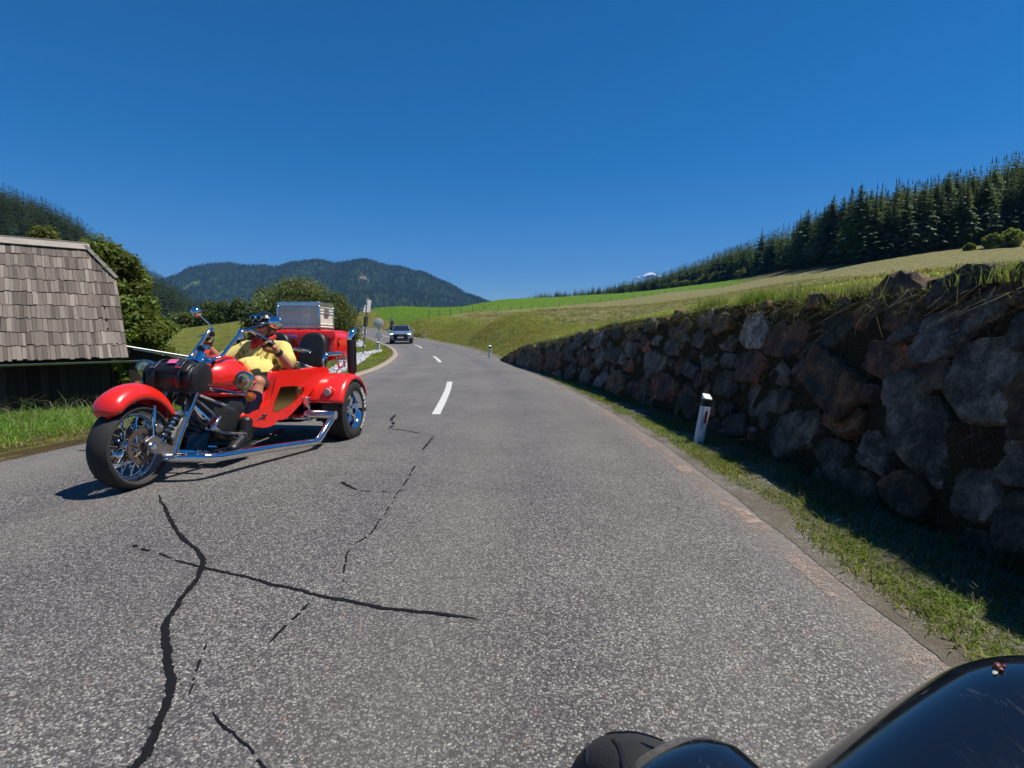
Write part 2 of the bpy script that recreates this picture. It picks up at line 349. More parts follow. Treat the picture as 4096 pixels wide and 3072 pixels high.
crack([(-0.856, 4.722), (-0.843, 4.181), (-0.832, 3.611), (-0.825, 3.283), (-0.838, 2.947), (-0.883, 2.748), (-0.805, 2.398), (-0.786, 2.281)], .022, .01, 5, .5)
crack([(-0.89, 2.191), (-0.899, 2.061), (-0.911, 1.972), (-0.922, 1.891)], .022, .016, 6, .5)
crack([(-0.934, 1.527), (-0.863, 1.468), (-0.79, 1.42), (-0.698, 1.34), (-.6, 1.25)], .01, .009, 7, .35)
crack([(-1.171, 1.891), (-1.108, 1.734), (-1.049, 1.591)], .014, .01, 8, .55)
crack([(-1.726, 7.67), (-1.683, 7.23), (-1.573, 6.879), (-1.566, 6.559)], .05, .05, 9, .4)
crack([(-1.566, 6.559), (-1.363, 6.447), (-1.098, 6.212)], .03, .025, 10)
crack([(-0.92, 6.05), (-0.912, 5.639), (-0.904, 5.2)], .05, .02, 11, .5)
crack([(-4.4, 5.2), (-4.0, 5.35), (-3.6, 5.5)], .07, .05, 12)
crack([(-1.7, 26), (-1.4, 27.2), (-1.5, 29)], .12, .08, 13, .4)
crack([(-5.2, 37.5), (-5.6, 39)], .25, .15, 14, .3)
# ------------------------------------------------------------------ terrain sheets
def warp(P): P = np.asarray(P, float)[:, :2]; r = np.linalg.norm(P, axis=1) + 1e-6; return P / r[:, None] * np.log1p(r / 8)[:, None] * 3
class TPS:
    def __init__(s, C, lam=1e-4, lin=False):
        s.lin = lin
        C = np.asarray(C, float); s.X = warp(C); n = len(C); K = s.k(s.X, s.X) + lam * np.eye(n); Pm = np.c_[np.ones(n), s.X]
        A = np.block([[K, Pm], [Pm.T, np.zeros((3, 3))]]); s.w = np.linalg.solve(A, np.r_[C[:, 2], 0, 0, 0])
    def k(s, a, b):
        d2 = ((a[:, None] - b[None]) ** 2).sum(-1)
        if s.lin: return -np.sqrt(d2 + .02)
        return .5 * d2 * np.log(d2 + 1e-12)
    def __call__(s, P):
        X = warp(P); return s.k(X, s.X) @ s.w[:-3] + np.c_[np.ones(len(X)), X] @ s.w[-3:]
WALL_Y = [-8, 2, 6, 8, 10, 12, 14, 16, 18, 20, 21.5]; WALL_X = [2.45, 2.42, 2.40, 2.25, 1.95, 1.6, 1.2, .75, .3, -.15, -.5]
WTOP_Y = [-8, 2.9, 3.4, 4.3, 5.5, 7, 8.5, 9.8, 11, 12.5, 14.3, 16.5, 18.5, 20, 21.4]; WTOP_Z = [1.42, 1.48, 1.52, 1.48, 1.52, 1.53, 1.45, 1.42, 1.36, 1.2, 1.02, .85, .66, .35, .05]
BATTER = .22
def wall_x(y): return np.interp(y, WALL_Y, WALL_X)
def wall_top(y): return np.interp(y, WTOP_Y, WTOP_Z)
# right-hand slope: surveyed points
RIGHT = [(6.46, 5.0, 1.91), (5.75, 6.0, 1.91), (3.98, 6.0, 1.77), (185.87, 195.0, 34.23), (233.55, 195.0, 39.96), (130.6, 200.0, 25.77), (159.7, 300.0, 34.96), (180.17, 420.0, 42.0), (171.3, 500.0, 43.33), (143.33, 560.0, 42.14), (88.61, 620.0, 38.0), (21.49, 560.0, 29.), (312.06, 330.0, 81.89), (391.77, 330.0, 94.15), (273.04, 320.0, 67.46), (225.92, 330.0, 55.68), (223.14, 420.0, 56.31), (222.87, 520.0, 56.14), (-12.91, 90.0, 3.47), (-11.02, 105.0, 4.2), (-7.76, 120.0, 5.35), (-2.24, 135.0, 6.1), (8.53, 160.0, 7.69), (21.39, 175.0, 9.41), (37.59, 195.0, 11.86), (55.09, 215.0, 14.73), (69.38, 235.0, 17.48), (139.15, 300.0, 29.58), (-9.3, 260.0, 14.63), (27.04, 330.0, 21.08), (-24.65, 170.0, 7.94), (-33.42, 125.0, 6.06), (-11.68, 62.0, 1.65), (-13.0, 75.0, 2.41), (-5.57, 60.0, 2.05), (-.32, 60.0, 2.42), (-1.96, 40.0, 1.51), (-.17, 32.0, 1.17), (2.47, 30.0, 1.57), (5.09, 30.0, 1.83), (10.33, 30.0, 2.3), (18.13, 30.0, 3.39), (13.56, 80.0, 4.19), (30.92, 90.0, 6.27), (54.24, 90.0, 9.98), (3.46, 90.0, 3.78), (30, -30, 5.), (90, -40, 16.), (260, -60, 50), (60, 20, 9.5), (150, 60, 26), (-45, 210, 5.), (-60, 300, -2), (-62, 175, 2.0), (-30, 420, 4)]
A_pts = []
for y in np.r_[np.linspace(-8, 3, 12), np.linspace(3.3, 20, 60)]: A_pts.append((wall_x(y) + BATTER * wall_top(y) + .16, y, wall_top(y) - .02))
for y in np.linspace(21.5, 160, 120):
    x = on_edge(EDGE_R, y); A_pts.append((x + .45, y, float(road_z(y)) - .05))
A_pts = np.array(A_pts)
RIGHT += [tuple(p) for p in A_pts[::7]]
tpsR = TPS(RIGHT)
B_key = [(260, -70), (330, 40), (391, 200), (392, 330), (330, 420), (223, 540), (150, 640), (60, 660), (-20, 560), (-60, 400), (-75, 300), (-70, 230)]
tA = np.linspace(0, 1, len(A_pts)); tk = [0, .10, .22, .32, .38, .46, .55, .63, .72, .82, .92, 1]
Bp = np.c_[np.interp(tA, tk, [b[0] for b in B_key]), np.interp(tA, tk, [b[1] for b in B_key])]
NS = 110; ss = np.linspace(0, 1, NS) ** 2.6
G = A_pts[:, None, :2] * (1 - ss[None, :, None]) + Bp[:, None, :] * ss[None, :, None]
Zg = tpsR(G.reshape(-1, 2)).reshape(G.shape[:2])
dist = np.linalg.norm(G - A_pts[:, None, :2], axis=2)
bl = np.exp(-dist / .8); Zg = Zg * (1 - bl) + A_pts[:, None, 2] * bl
far_r = np.linalg.norm(G, axis=2)
Zg += (vnoise(G.reshape(-1, 2), .9, 3, 3).reshape(Zg.shape) * .07 * sstep(dist, .2, 2) + vnoise(G.reshape(-1, 2), .05, 4, 3).reshape(Zg.shape) * .25 * sstep(dist, 6, 40))
def hill_z(P):
    P = np.atleast_2d(P); return tpsR(P)
# zones by bearing and range
FT = np.array([(-33.4, 125.), (-24, 96), (-16., 78), (-13.2, 78), (-12.91, 90.0), (-11.02, 105.0), (-7.76, 120.0), (-2.24, 135.0), (8.53, 160.0), (21.39, 175.0), (37.59, 195.0), (55.09, 215.0), (69.38, 235.0), (139.15, 300.0), (145, 245), (152, 215), (190, 190), (260, 120)])
fth = np.degrees(np.arctan2(FT[:, 0], FT[:, 1])); fr = np.linalg.norm(FT, axis=1); od = np.argsort(fth); fth = fth[od]; fr = fr[od]
th = np.degrees(np.arctan2(G[..., 0], G[..., 1])); r_f = np.interp(th, fth, fr); r_h = np.interp(th, [-9, -6, -4, -1, 3, 8, 15, 25, 32, 40, 90], [95, 75, 58, 44, 33, 24, 17, 10.5, 8.2, 6.5, 6])
wob = vnoise(G.reshape(-1, 2), .25, 5, 2).reshape(th.shape)
green = sstep(far_r, r_f, r_f * 1.03); hay = sstep(far_r + wob * 2, r_h, r_h * 1.12) * (1 - green) * sstep(th, -8, -6)
forest = sstep(far_r, r_f * 1.0, r_f * 1.01) * sstep(th, 22, 26)
bank = (1 - sstep(dist, 2, 7)) * sstep(G[..., 1], 18, 24) + (1 - sstep(far_r, 128, 140)) * sstep(-th, 12.0, 13.5) * .9
C = np.zeros(th.shape + (3,)); C[:] = (.18, .215, .028)
def lay(C, m, col): return C * (1 - m[..., None]) + np.array(col) * m[..., None]
C = lay(C, np.clip(bank, 0, 1), (.20, .185, .05)); C = lay(C, hay, (.225, .22, .105)); C = lay(C, green, (.10, .20, .010)); C = lay(C, forest, (.10, .09, .04))
def meadow_mat(name, fine=1.):
    t = NT(name); P = t.pos(); a = t.n('Attribute', _attribute_name='Col').outputs['Color']
    n1 = t.noise(P, 1.2, 6, .7); n2 = t.noise(P, 9 * fine, 5, .7); n3 = t.noise(P, .12, 3)
    mp = t.n('Mapping', _vector_type='POINT'); t.set(mp.inputs[0], P); mp.inputs['Scale'].default_value = (1.0, .33, 1); mp.inputs['Rotation'].default_value = (0, 0, .5)
    st = t.noise(mp.outputs[0], 1.7, 4, .75)
    c = t.mix(t.ramp(n1, [(.3, 0), (.75, 1)]), t.mix(1, a, (.68, .72, .6), 'MULTIPLY'), t.mix(1, a, (1.3, 1.22, 1.15), 'MULTIPLY'))
    c = t.mix(t.math('MULTIPLY', t.ramp(n2, [(.25, 1), (.52, 0)]), .6), c, t.mix(1, c, (.45, .5, .4), 'MULTIPLY'))
    c = t.mix(t.math('MULTIPLY', t.ramp(n3, [(.35, 0), (.7, 1)]), .35), c, t.mix(1, c, (1.25, 1.0, .8), 'MULTIPLY'))
    c = t.mix(t.math('MULTIPLY', t.ramp(st, [(.52, 0), (.42, 1)]), .8), c, t.mix(1, c, (.42, .42, .36), 'MULTIPLY'))
    h = t.math('ADD', t.math('MULTIPLY', st, 1.4), n2)
    MAT[name] = t.bsdf(c, .85, 0, t.bump(h, .8, .3), .15); return MAT[name]
meadow_mat('meadow')
def grid_obj(name, G, Z, C, mat, lab=None, flip=False):
    a, b = Z.shape; V = np.concatenate([G.reshape(-1, 2), Z.reshape(-1, 1)], 1); I = np.arange(a * b).reshape(a, b)
    Fq = np.stack([I[:-1, :-1], I[:-1, 1:], I[1:, 1:], I[1:, :-1]], -1).reshape(-1, 4)
    if flip: Fq = Fq[:, ::-1]
    me = mesh_np(name, V, Fq)
    if C is not None: set_col(me, C.reshape(-1, C.shape[-1]))
    return tag(new_obj(name, me, MAT[mat]), lab, None, None, 'structure')
hillside = grid_obj('hillside', G, Zg, C, 'meadow', 'hay meadow and green pasture rising behind the stone wall', flip=True)

# strip between road edge and wall foot
def verge_mat():
    t = NT('verge_soil'); P = t.pos(); n1 = t.noise(P, 2.2, 5, .65); n2 = t.noise(P, 40, 4, .7); v = t.n('TexVoronoi', Scale=150.0); t.set(v.inputs['Vector'], P)
    sp = t.n('SeparateColor'); t.set(sp.inputs[0], v.outputs['Color'])
    grit = t.ramp(sp.outputs[0], [(0, (.07, .062, .05)), (.5, (.14, .125, .105)), (.9, (.24, .22, .19)), (1, (.36, .34, .31))])
    soil = t.mix(n2, (.07, .06, .045), (.15, .13, .095))
    c = t.mix(t.ramp(n1, [(.42, 0), (.6, 1)]), grit, soil)
    MAT['verge_soil'] = t.bsdf(c, .9, 0, t.bump(t.math('ADD', v.outputs['Distance'], n2), .6, .012), .2)
verge_mat()
ys = np.r_[np.linspace(-10, 1, 12), np.linspace(1.05, 12, 300), np.linspace(12.1, 24, 80), np.linspace(25, 60, 36)]; V = []; NVG = 12
for y in ys:
    x0 = on_edge(EDGE_R, y) - .02 + .02 * float(vnoise(np.array([[y * 3.1, .5]]), 1., 66, 4)[0]) + .008 * math.sin(y * 61) * math.sin(y * 23); x1 = wall_x(y) + .5 if y < 21.5 else on_edge(EDGE_R, y) + .9
    for s in np.linspace(0, 1, NVG): V.append((x0 + (x1 - x0) * s, y, float(np.interp(y, EDGE_R[:, 1], road_z(EDGE_R[:, 1]))) + .003))
V = np.array(V); s_ = np.tile(np.linspace(0, 1, NVG), len(ys)); V[:, 2] += (vnoise(V[:, :2], 2.3, 8, 3) * .035 + .02) * sstep(s_, .04, .3)
I = np.arange(len(V)).reshape(len(ys), NVG); Fq = np.stack([I[:-1, :-1], I[:-1, 1:], I[1:, 1:], I[1:, :-1]], -1).reshape(-1, 4)
verge = tag(new_obj('verge', mesh_np('verge', V, Fq), MAT['verge_soil']), 'gritty roadside verge at the foot of the stone wall', None, None, 'structure')
def verge_z(x, y): return road_z(y) - .005

# left-hand land
LEFT = [(-6, 3, .06), (-6.2, 6, -.02), (-7.4, 7.5, -.08), (-7.2, 10, -.3), (-9, 9.5, -.55), (-10.2, 12.6, -.95), (-8.6, 14, -.7), (-12.5, 12, -1.3), (-10.3, 16, -1.1), (-15, 18, -1.5), (-7.5, 18, -.3), (-7.5, 26, -.05), (-8.6, 32, -.02), (-11, 36, .0), (-19.5, 30, -.45), (-12, 22, -.5), (-59.5, 120, 3.6), (-34.6, 60, .1), (-77.6, 120, -.6), (-22, 60, .6), (-28, 72, 1.2), (-16, 46, .05), (-100, 170, -9), (-150, 150, -28), (-60, 30, -6), (-100, 60, -19), (-40, 10, -5), (-20, 5, -2.4), (-20, -10, -2.), (-10, -6, -.6), (-90, -20, -18), (-52, 105, 2.6), (-75, 190, -3), (-46, 90, 1.7), (-130, 230, -25), (-34, 40, -1.6), (-45, 75, .9), (-30, 50, -.3), (-25, 38, -.5), (-50, 50, -2.8), (-15, 30, -.3), (-40, 25, -3.5), (-68, 90, -1.2), (-28, 15, -2.8)]
AL = []
for y in np.r_[np.linspace(-10, 2, 14), np.linspace(2.3, 26, 90), np.linspace(26.6, 160, 130)]: AL.append((on_edge(EDGE_L, y) + .02, y, float(road_z(y)) + .002))
AL = np.array(AL); tpsL = TPS(LEFT + [tuple(p) for p in AL[::9]], 1e-4, True)
tA = np.linspace(0, 1, len(AL)); BLk = [(-90, -40), (-130, 20), (-170, 90), (-175, 160), (-165, 220), (-150, 270), (-120, 260), (-100, 230)]
BL = np.c_[np.interp(tA, [0, .2, .45, .6, .7, .8, .92, 1], [b[0] for b in BLk]), np.interp(tA, [0, .2, .45, .6, .7, .8, .92, 1], [b[1] for b in BLk])]
NS = 90; ss = np.linspace(0, 1, NS) ** 2.3
GL = AL[:, None, :2] * (1 - ss[None, :, None]) + BL[:, None, :] * ss[None, :, None]
ZL = tpsL(GL.reshape(-1, 2)).reshape(GL.shape[:2]); dl = np.linalg.norm(GL - AL[:, None, :2], axis=2); bl = np.exp(-dl / .5); ZL = ZL * (1 - bl) + AL[:, None, 2] * bl
ZL += vnoise(GL.reshape(-1, 2), .8, 11, 3).reshape(ZL.shape) * .06 * sstep(dl, .3, 2)
def left_z(P): return tpsL(np.atleast_2d(P))
CL = np.zeros(ZL.shape + (3,)); CL[:] = (.17, .19, .034)
nearb = (1 - sstep(dl, .1, 1.0)) * (1 - sstep(GL[..., 1], 12, 16)); CL = lay(CL, nearb, (.17, .125, .06)); midb = sstep(dl, 1, 1.6) * (1 - sstep(dl, 6, 9)) * (1 - sstep(GL[..., 1], 14, 20)); CL = lay(CL, midb, (.11, .165, .02))
field = grid_obj('field', GL, ZL, CL, 'meadow', 'mown grass field falling away left of the road')

# valley floor reaching the horizon
t = NT('valley'); P = t.pos(); n1 = t.noise(P, .004, 5); MAT['valley'] = t.bsdf(t.mix(t.ramp(n1, [(.42, 0), (.55, 1)]), (.022, .045, .018), (.08, .12, .03)), .95, 0, None, .1)
a = np.linspace(0, 2 * np.pi, 64, endpoint=False); rr = [0, 400, 900, 2000, 5000, 11000, 17000]
V = np.concatenate([np.c_[r_ * np.cos(a), r_ * np.sin(a), np.full(64, -45.)] for r_ in rr]); I = np.arange(len(V)).reshape(len(rr), 64)
Fq = np.stack([I[:-1], np.roll(I, -1, 1)[:-1], np.roll(I, -1, 1)[1:], I[1:]], -1).reshape(-1, 4)
tag(new_obj('valley_floor', mesh_np('valley_floor', V, Fq[:, ::-1]), MAT['valley']), 'valley floor far below the road', None, None, 'structure')

# far mountains ------------------------------------------------
t = NT('mountain_wood'); P = t.pos(); n1 = t.noise(P, .006, 6, .7); n2 = t.noise(P, .03, 4, .7)
c = t.mix(n2, (.012, .03, .014), (.035, .06, .025)); a_ = t.n('Attribute', _attribute_name='Col').outputs['Color']
c = t.mix(t.n('SeparateColor', i0=a_).outputs[0], c, t.mix(n2, (.10, .15, .03), (.16, .17, .06))); c = t.mix(t.n('SeparateColor', i0=a_).outputs[1], c, (.26, .22, .18))
MAT['mountain_wood'] = t.bsdf(c, .95, 0, None, .05)
MPX = np.array([(-4600, 300), (-3600, 330), (-2777, 383), (-2640, 428), (-2540, 486), (-2380, 512), (-2230, 522), (-2080, 500), (-1950, 505), (-1850, 488), (-1750, 520), (-1620, 538), (-1500, 546), (-1400, 520), (-1300, 526), (-1200, 550), (-1100, 541), (-980, 500), (-880, 496), (-780, 462), (-690, 446), (-569, 388), (-470, 350), (-388, 296), (-150, 205), (150, 120), (600, 60)], float)
def mountain(name, key, y0, yfoot, seed, na, nr, amp, lab, zfoot=-45):
    az = np.linspace(math.atan2(key[0, 0], y0), math.atan2(key[-1, 0], y0), na); top = np.interp(np.tan(az) * y0, key[:, 0], key[:, 1])
    u = np.linspace(0, 1.35, nr); Yr = yfoot + (y0 - yfoot) * u
    X = np.tan(az)[:, None] * Yr[None]; Y = np.broadcast_to(Yr[None], X.shape); P = np.c_[X.ravel(), Y.ravel()]
    rid = 1 - np.abs(vnoise(P, 1 / (y0 * .11), seed, 4)).reshape(X.shape); nz = vnoise(P, 1 / (y0 * .05), seed + 1, 4).reshape(X.shape)
    shp = np.where(u < 1, sstep(u, -.08, 1.06) ** .85, 1 - .6 * ((u - 1) / .35) ** 1.2)[None]
    k = top[:, None] * Yr[None] / y0                       # keeps the crest where the ridge is
    Z = zfoot + (k - zfoot) * shp * (1 - amp * np.sin(np.clip(u, 0, 1) * np.pi)[None] * (1.1 - rid * 1.1 + .35 * nz))
    return np.stack([X, Y], -1), Z
Gm, Zm = mountain('m', MPX, 4200, 1900, 21, 240, 110, .55, '')
cl = vnoise(Gm.reshape(-1, 2), .0022, 31, 3).reshape(Zm.shape); um = (Gm[..., 1] - 1900) / 2300
clear = sstep(cl, .60, .66) * sstep(um, .5, .6) * (1 - sstep(um, .98, 1.0)) + (1 - sstep(um, .05, .12)); rock = sstep(vnoise(Gm.reshape(-1, 2), .006, 35, 2).reshape(Zm.shape), .68, .74) * sstep(um, .6, .7) * (1 - sstep(um, .99, 1.))
Cm = np.stack([np.clip(clear, 0, 1), np.clip(rock, 0, 1), np.zeros_like(clear)], -1)
grid_obj('mountain', Gm, Zm, Cm, 'mountain_wood', 'long forested mountain across the valley', flip=True)
K2 = np.array([(-15000, 1900), (-12000, 2050), (-10490, 1837), (-10019, 1658), (-9541, 1563), (-9245, 1455), (-8889, 1323), (-7800, 1000), (-6000, 700)], float)
G2, Z2 = mountain('m2', K2, 14000, 9000, 41, 70, 30, .3, ''); C2 = np.zeros(Z2.shape + (3,))
grid_obj('distant_mountain', G2, Z2, C2, 'mountain_wood', 'pale blue peak far behind the forested mountain', flip=True)
# wooded hill on the left
HK = [(-520, 360, 170), (-448, 420, 133), (-425, 450, 117), (-405, 470, 106), (-388, 500, 84), (-377, 560, 49), (-370, 600, 24), (-361, 620, 12), (-350, 660, -20), (-340, 720, -45)]
crest = smooth_path(HK, 8); a_h = np.linspace(-1, 1.2, 60); crest[:, 2] -= 19
dirn = np.array([.80, -.60])
Gh = crest[:, None, :2] + (a_h * -1)[None, :, None] * dirn * -190 * np.where(a_h > 0, -1, -1)[None, :, None]
Gh = crest[:, None, :2] + a_h[None, :, None] * dirn * 230
Zh = -45 + (crest[:, None, 2] + 45) * np.where(a_h < 0, 1 - .35 * a_h ** 2, np.cos(np.clip(a_h, 0, 1) * np.pi / 2) ** 1.1)[None]
Zh += vnoise(Gh.reshape(-1, 2), .02, 51, 3).reshape(Zh.shape) * 5
grid_obj('wooded_hill', Gh, Zh, np.zeros(Zh.shape + (3,)), 'mountain_wood', 'steep dark wooded hillside behind the barn', flip=False)
# ------------------------------------------------------------------ boulder retaining wall
def rock_mat(name, a, b, c, sc_=6.):
    t = NT(name); P = t.pos(); o = t.n('ObjectInfo').outputs['Random']
    Q = t.n('VectorMath', _operation='ADD'); t.set(Q.inputs[0], P); cx = t.n('CombineXYZ'); t.set(cx.inputs[0], t.math('MULTIPLY', o, 40)); t.t.links.new(cx.outputs[0], Q.inputs[1]); Q = Q.outputs[0]
    n1 = t.noise(Q, sc_, 8, .68); n2 = t.noise(Q, sc_ * 5, 6, .75); n3 = t.noise(Q, sc_ * .35, 3); v = t.n('TexVoronoi', Scale=sc_ * 2.2, _feature='DISTANCE_TO_EDGE'); t.set(v.inputs['Vector'], Q)
    col = t.mix(t.ramp(n1, [(.36, 0), (.62, 1)]), a, b); col = t.mix(t.math('MULTIPLY', t.ramp(n3, [(.47, 0), (.58, 1)]), .8), col, c)
    col = t.mix(1, col, t.ramp(n1, [(.30, .25), (.45, .7), (.56, 1.25), (.68, 2.1), (.8, 3.0)]), 'MULTIPLY')
    col = t.mix(1, col, t.ramp(n2, [(.28, .35), (.45, .85), (.58, 1.3), (.72, 2.2)]), 'MULTIPLY')
    vs_ = t.n('TexVoronoi', Scale=sc_ * 9); t.set(vs_.inputs['Vector'], Q); sk = t.math('MULTIPLY', t.ramp(vs_.outputs['Distance'], [(0, 1), (.16, 1), (.24, 0), (1, 0)]), t.ramp(t.n('SeparateColor', i0=vs_.outputs['Color']).outputs[0], [(0, 0), (.72, 0), (.8, 1), (1, 1)])); col = t.mix(t.math('MULTIPLY', sk, .8), col, t.mix(1, col, (3.2, 3.1, 3.0), 'MULTIPLY'))
    lich = t.ramp(t.noise(Q, sc_ * 1.6, 5, .8), [(.62, 0), (.67, 1)]); col = t.mix(t.math('MULTIPLY', lich, .45), col, (.17, .17, .075))
    col = t.mix(.75, col, t.mix(1, col, t.ramp(o, [(0, (.55, .55, .6)), (.5, (.95, .9, .85)), (1, (1.5, 1.45, 1.4))]), 'MULTIPLY'))
    col = t.mix(1, col, (1.15, .98, .80), 'MULTIPLY')
    h = t.math('ADD', t.math('MULTIPLY', n1, 1.3), t.math('MULTIPLY', n2, .5))
    MAT[name] = t.bsdf(col, t.math('ADD', .45, t.math('MULTIPLY', n2, .4)), 0, t.bump(h, 1.0, .09), .45)
rock_mat('rock_grey', (.06, .052, .045), (.15, .135, .12), (.23, .21, .19)); rock_mat('rock_dark', (.03, .025, .02), (.085, .07, .058), (.13, .10, .07))
rock_mat('rock_brown', (.055, .036, .022), (.15, .10, .058), (.21, .10, .042)); rock_mat('rock_red', (.06, .034, .026), (.15, .08, .055), (.24, .085, .04)); rock_mat('rock_pale', (.11, .105, .10), (.26, .25, .24), (.38, .37, .36))
t = NT('wall_soil'); P = t.pos(); n1 = t.noise(P, 7, 6, .7); n2 = t.noise(P, 45, 4, .7)
MAT['wall_soil'] = t.bsdf(t.mix(n1, (.022, .017, .011), (.085, .064, .034)), .95, 0, t.bump(t.math('ADD', n1, n2), .9, .05), .1)
_ico = {}
def ico(sub):
    if sub not in _ico:
        bm = bmesh.new(); bmesh.ops.create_icosphere(bm, subdivisions=sub, radius=1); bm.verts.ensure_lookup_table()
        _ico[sub] = (np.array([v.co[:] for v in bm.verts]), np.array([[v.index for v in f.verts] for f in bm.faces])); bm.free()
    return _ico[sub]
def rock_verts(sub, seed, facets=15, flat=None):
    r = np.random.default_rng(seed); D, Fq = ico(sub)
    N = r.normal(size=(facets, 3)); N /= np.linalg.norm(N, axis=1)[:, None]; d = r.uniform(.86, 1.12, facets)
    if flat is not None: N = np.vstack([N, flat]); d = np.r_[d, .6]
    ax = np.vstack([np.eye(3), -np.eye(3)]) + r.normal(0, .22, (6, 3)); ax /= np.linalg.norm(ax, axis=1)[:, None]; N = np.vstack([N, ax]); d = np.r_[d, r.uniform(.78, .95, 6)]
    k = D @ N.T; rad = np.where(k > .12, d[None] / np.maximum(k, .12), 9.); rad = -np.log(np.exp(-150 * rad).sum(1)) / 150
    rad = np.clip(rad, .3, 1.25) * (1 + .07 * vnoise(D + seed, 1.6, seed, 3) - .10 * np.abs(vnoise(D + seed, 2.6, seed + 3, 3)) + .035 * vnoise(D + seed, 9, seed + 5, 3))
    return D * rad[:, None], Fq
def wall_frame(y):
    e = .2; t_ = np.array([wall_x(y + e) - wall_x(y - e), 2 * e, 0]); t_ /= np.linalg.norm(t_)
    n_ = np.array([-t_[1], t_[0], 0]); up = np.array([BATTER * -n_[0], BATTER * -n_[1], 1]); up /= np.linalg.norm(up); n_ = np.cross(t_, up); n_ = n_ if n_[0] < 0 else -n_
    return t_, n_, up
wall = tag(empty('stone_retaining_wall', (2.4, 4, 0)), 'shaded dry stone retaining wall of big dark boulders beside the road', 'wall')
wall_inv = Vector((-2.4, -4, 0))
STONES = [(3.78, 1.34, .336, .205, 10), (3.15, 1.23, .352, .152, -30), (3.62, .98, .258, .12, 12), (2.86, .9, .225, .24, 0), (3.22, .6, .457, .188, 38), (4.17, .78, .442, .181, 30), (4.35, 1.16, .369, .149, -35), (5.79, 1.22, .308, .195, 15), (5.61, .83, .33, .169, 0), (5.02, .8, .148, .109, 20), (5.13, 1.16, .321, .198, 0), (5.23, .53, .35, .167, 0), (4.5, .3, .384, .171, -20), (3.97, .22, .199, .151, 0), (5.73, .19, .309, .117, 0), (2.93, .42, .159, .078, 20), (2.52, .54, .153, .128, 0), (4.69, 1.45, .422, .067, 0), (3.22, 1.42, .265, .098, -10), (2.6, 1.19, .18, .11, 0), (3.5, .34, .15, .123, 0), (3.15, .2, .181, .104, 10), (2.69, .3, .134, .125, 0), (6.56, 1.32, .437, .124, -10), (6.7, .89, .418, .161, 0), (7.91, 1.3, .536, .174, 15), (8.96, 1.32, .528, .116, 0), (8.5, .69, .403, .188, 0), (8.01, .38, .57, .202, 0), (8.95, .25, .415, .217, 0), (9.53, .59, .296, .134, 0), (7.15, .68, .277, .101, 0), (6.98, .3, .447, .17, 20), (6.06, .58, .305, .135, 0), (8.63, .02, .2, .09, 0), (5.62, .2, .337, .114, 0), (7.61, .72, .141, .123, 30), (9.57, .89, .395, .154, 0), (7.94, .98, .363, .135, 0), (8.57, 1.08, .267, .086, 0), (6.19, .87, .195, .087, 0), (6.35, 1.08, .245, .089, 0), (7.2, 1.11, .262, .101, 0), (19.42, .16, .5, .2, 0), (18.19, .27, .483, .302, 10), (17.2, .28, .522, .326, 15), (16.04, .31, .608, .304, 0), (14.87, .13, .474, .148, 0), (14.51, .43, .649, .309, 0), (12.93, .19, .655, .184, 0), (13.39, .66, .556, .222, 0), (12.86, 1.0, .541, .182, 0), (12.03, .57, .422, .2, 0), (11.86, .22, .295, .254, -10), (10.86, .2, .541, .202, -30), (10.23, .02, .4, .11, 0), (11.52, 1.04, .43, .19, 0), (10.46, .76, .5, .193, 0), (10.57, 1.2, .391, .149, 0), (9.91, .22, .45, .259, 10), (14.43, .85, .541, .153, 0), (16.07, .66, .547, .152, 0)]
KIND = {0: 'rock_brown', 1: 'rock_pale', 2: 'rock_red', 3: 'rock_grey', 4: 'rock_grey', 7: 'rock_pale', 8: 'rock_red', 9: 'rock_grey', 10: 'rock_red', 36: 'rock_brown', 29: 'rock_brown', 24: 'rock_grey', 53: 'rock_grey', 54: 'rock_pale', 33: 'rock_dark'}
rs = np.random.default_rng(5); taken = [(y, z, a * .9, b * 1.0) for y, z, a, b, _ in STONES]; fill = []
for k in range(5200):
    y = rs.uniform(2.3, 21) if k % 5 else rs.uniform(-5, 2.3); zt = wall_top(y); b = (rs.uniform(.10, .24) if k < 1600 else rs.uniform(.045, .12)) * (1 if y < 10 else 1.15); a = b * rs.uniform(1.1, 1.9)
    z = rs.uniform(.0, max(zt - b * .6, .05))
    if z + b > zt + .06: continue
    ok = True
    for (ty, tz, ta, tb) in taken:
        if ((y - ty) / (ta + a * .9)) ** 2 + ((z - tz) / (tb + b * .9)) ** 2 < 1: ok = False; break
    if ok: taken.append((y, z, a, b)); fill.append((y, z, a, b, rs.uniform(-25, 25)))
    if len(fill) > 215: break
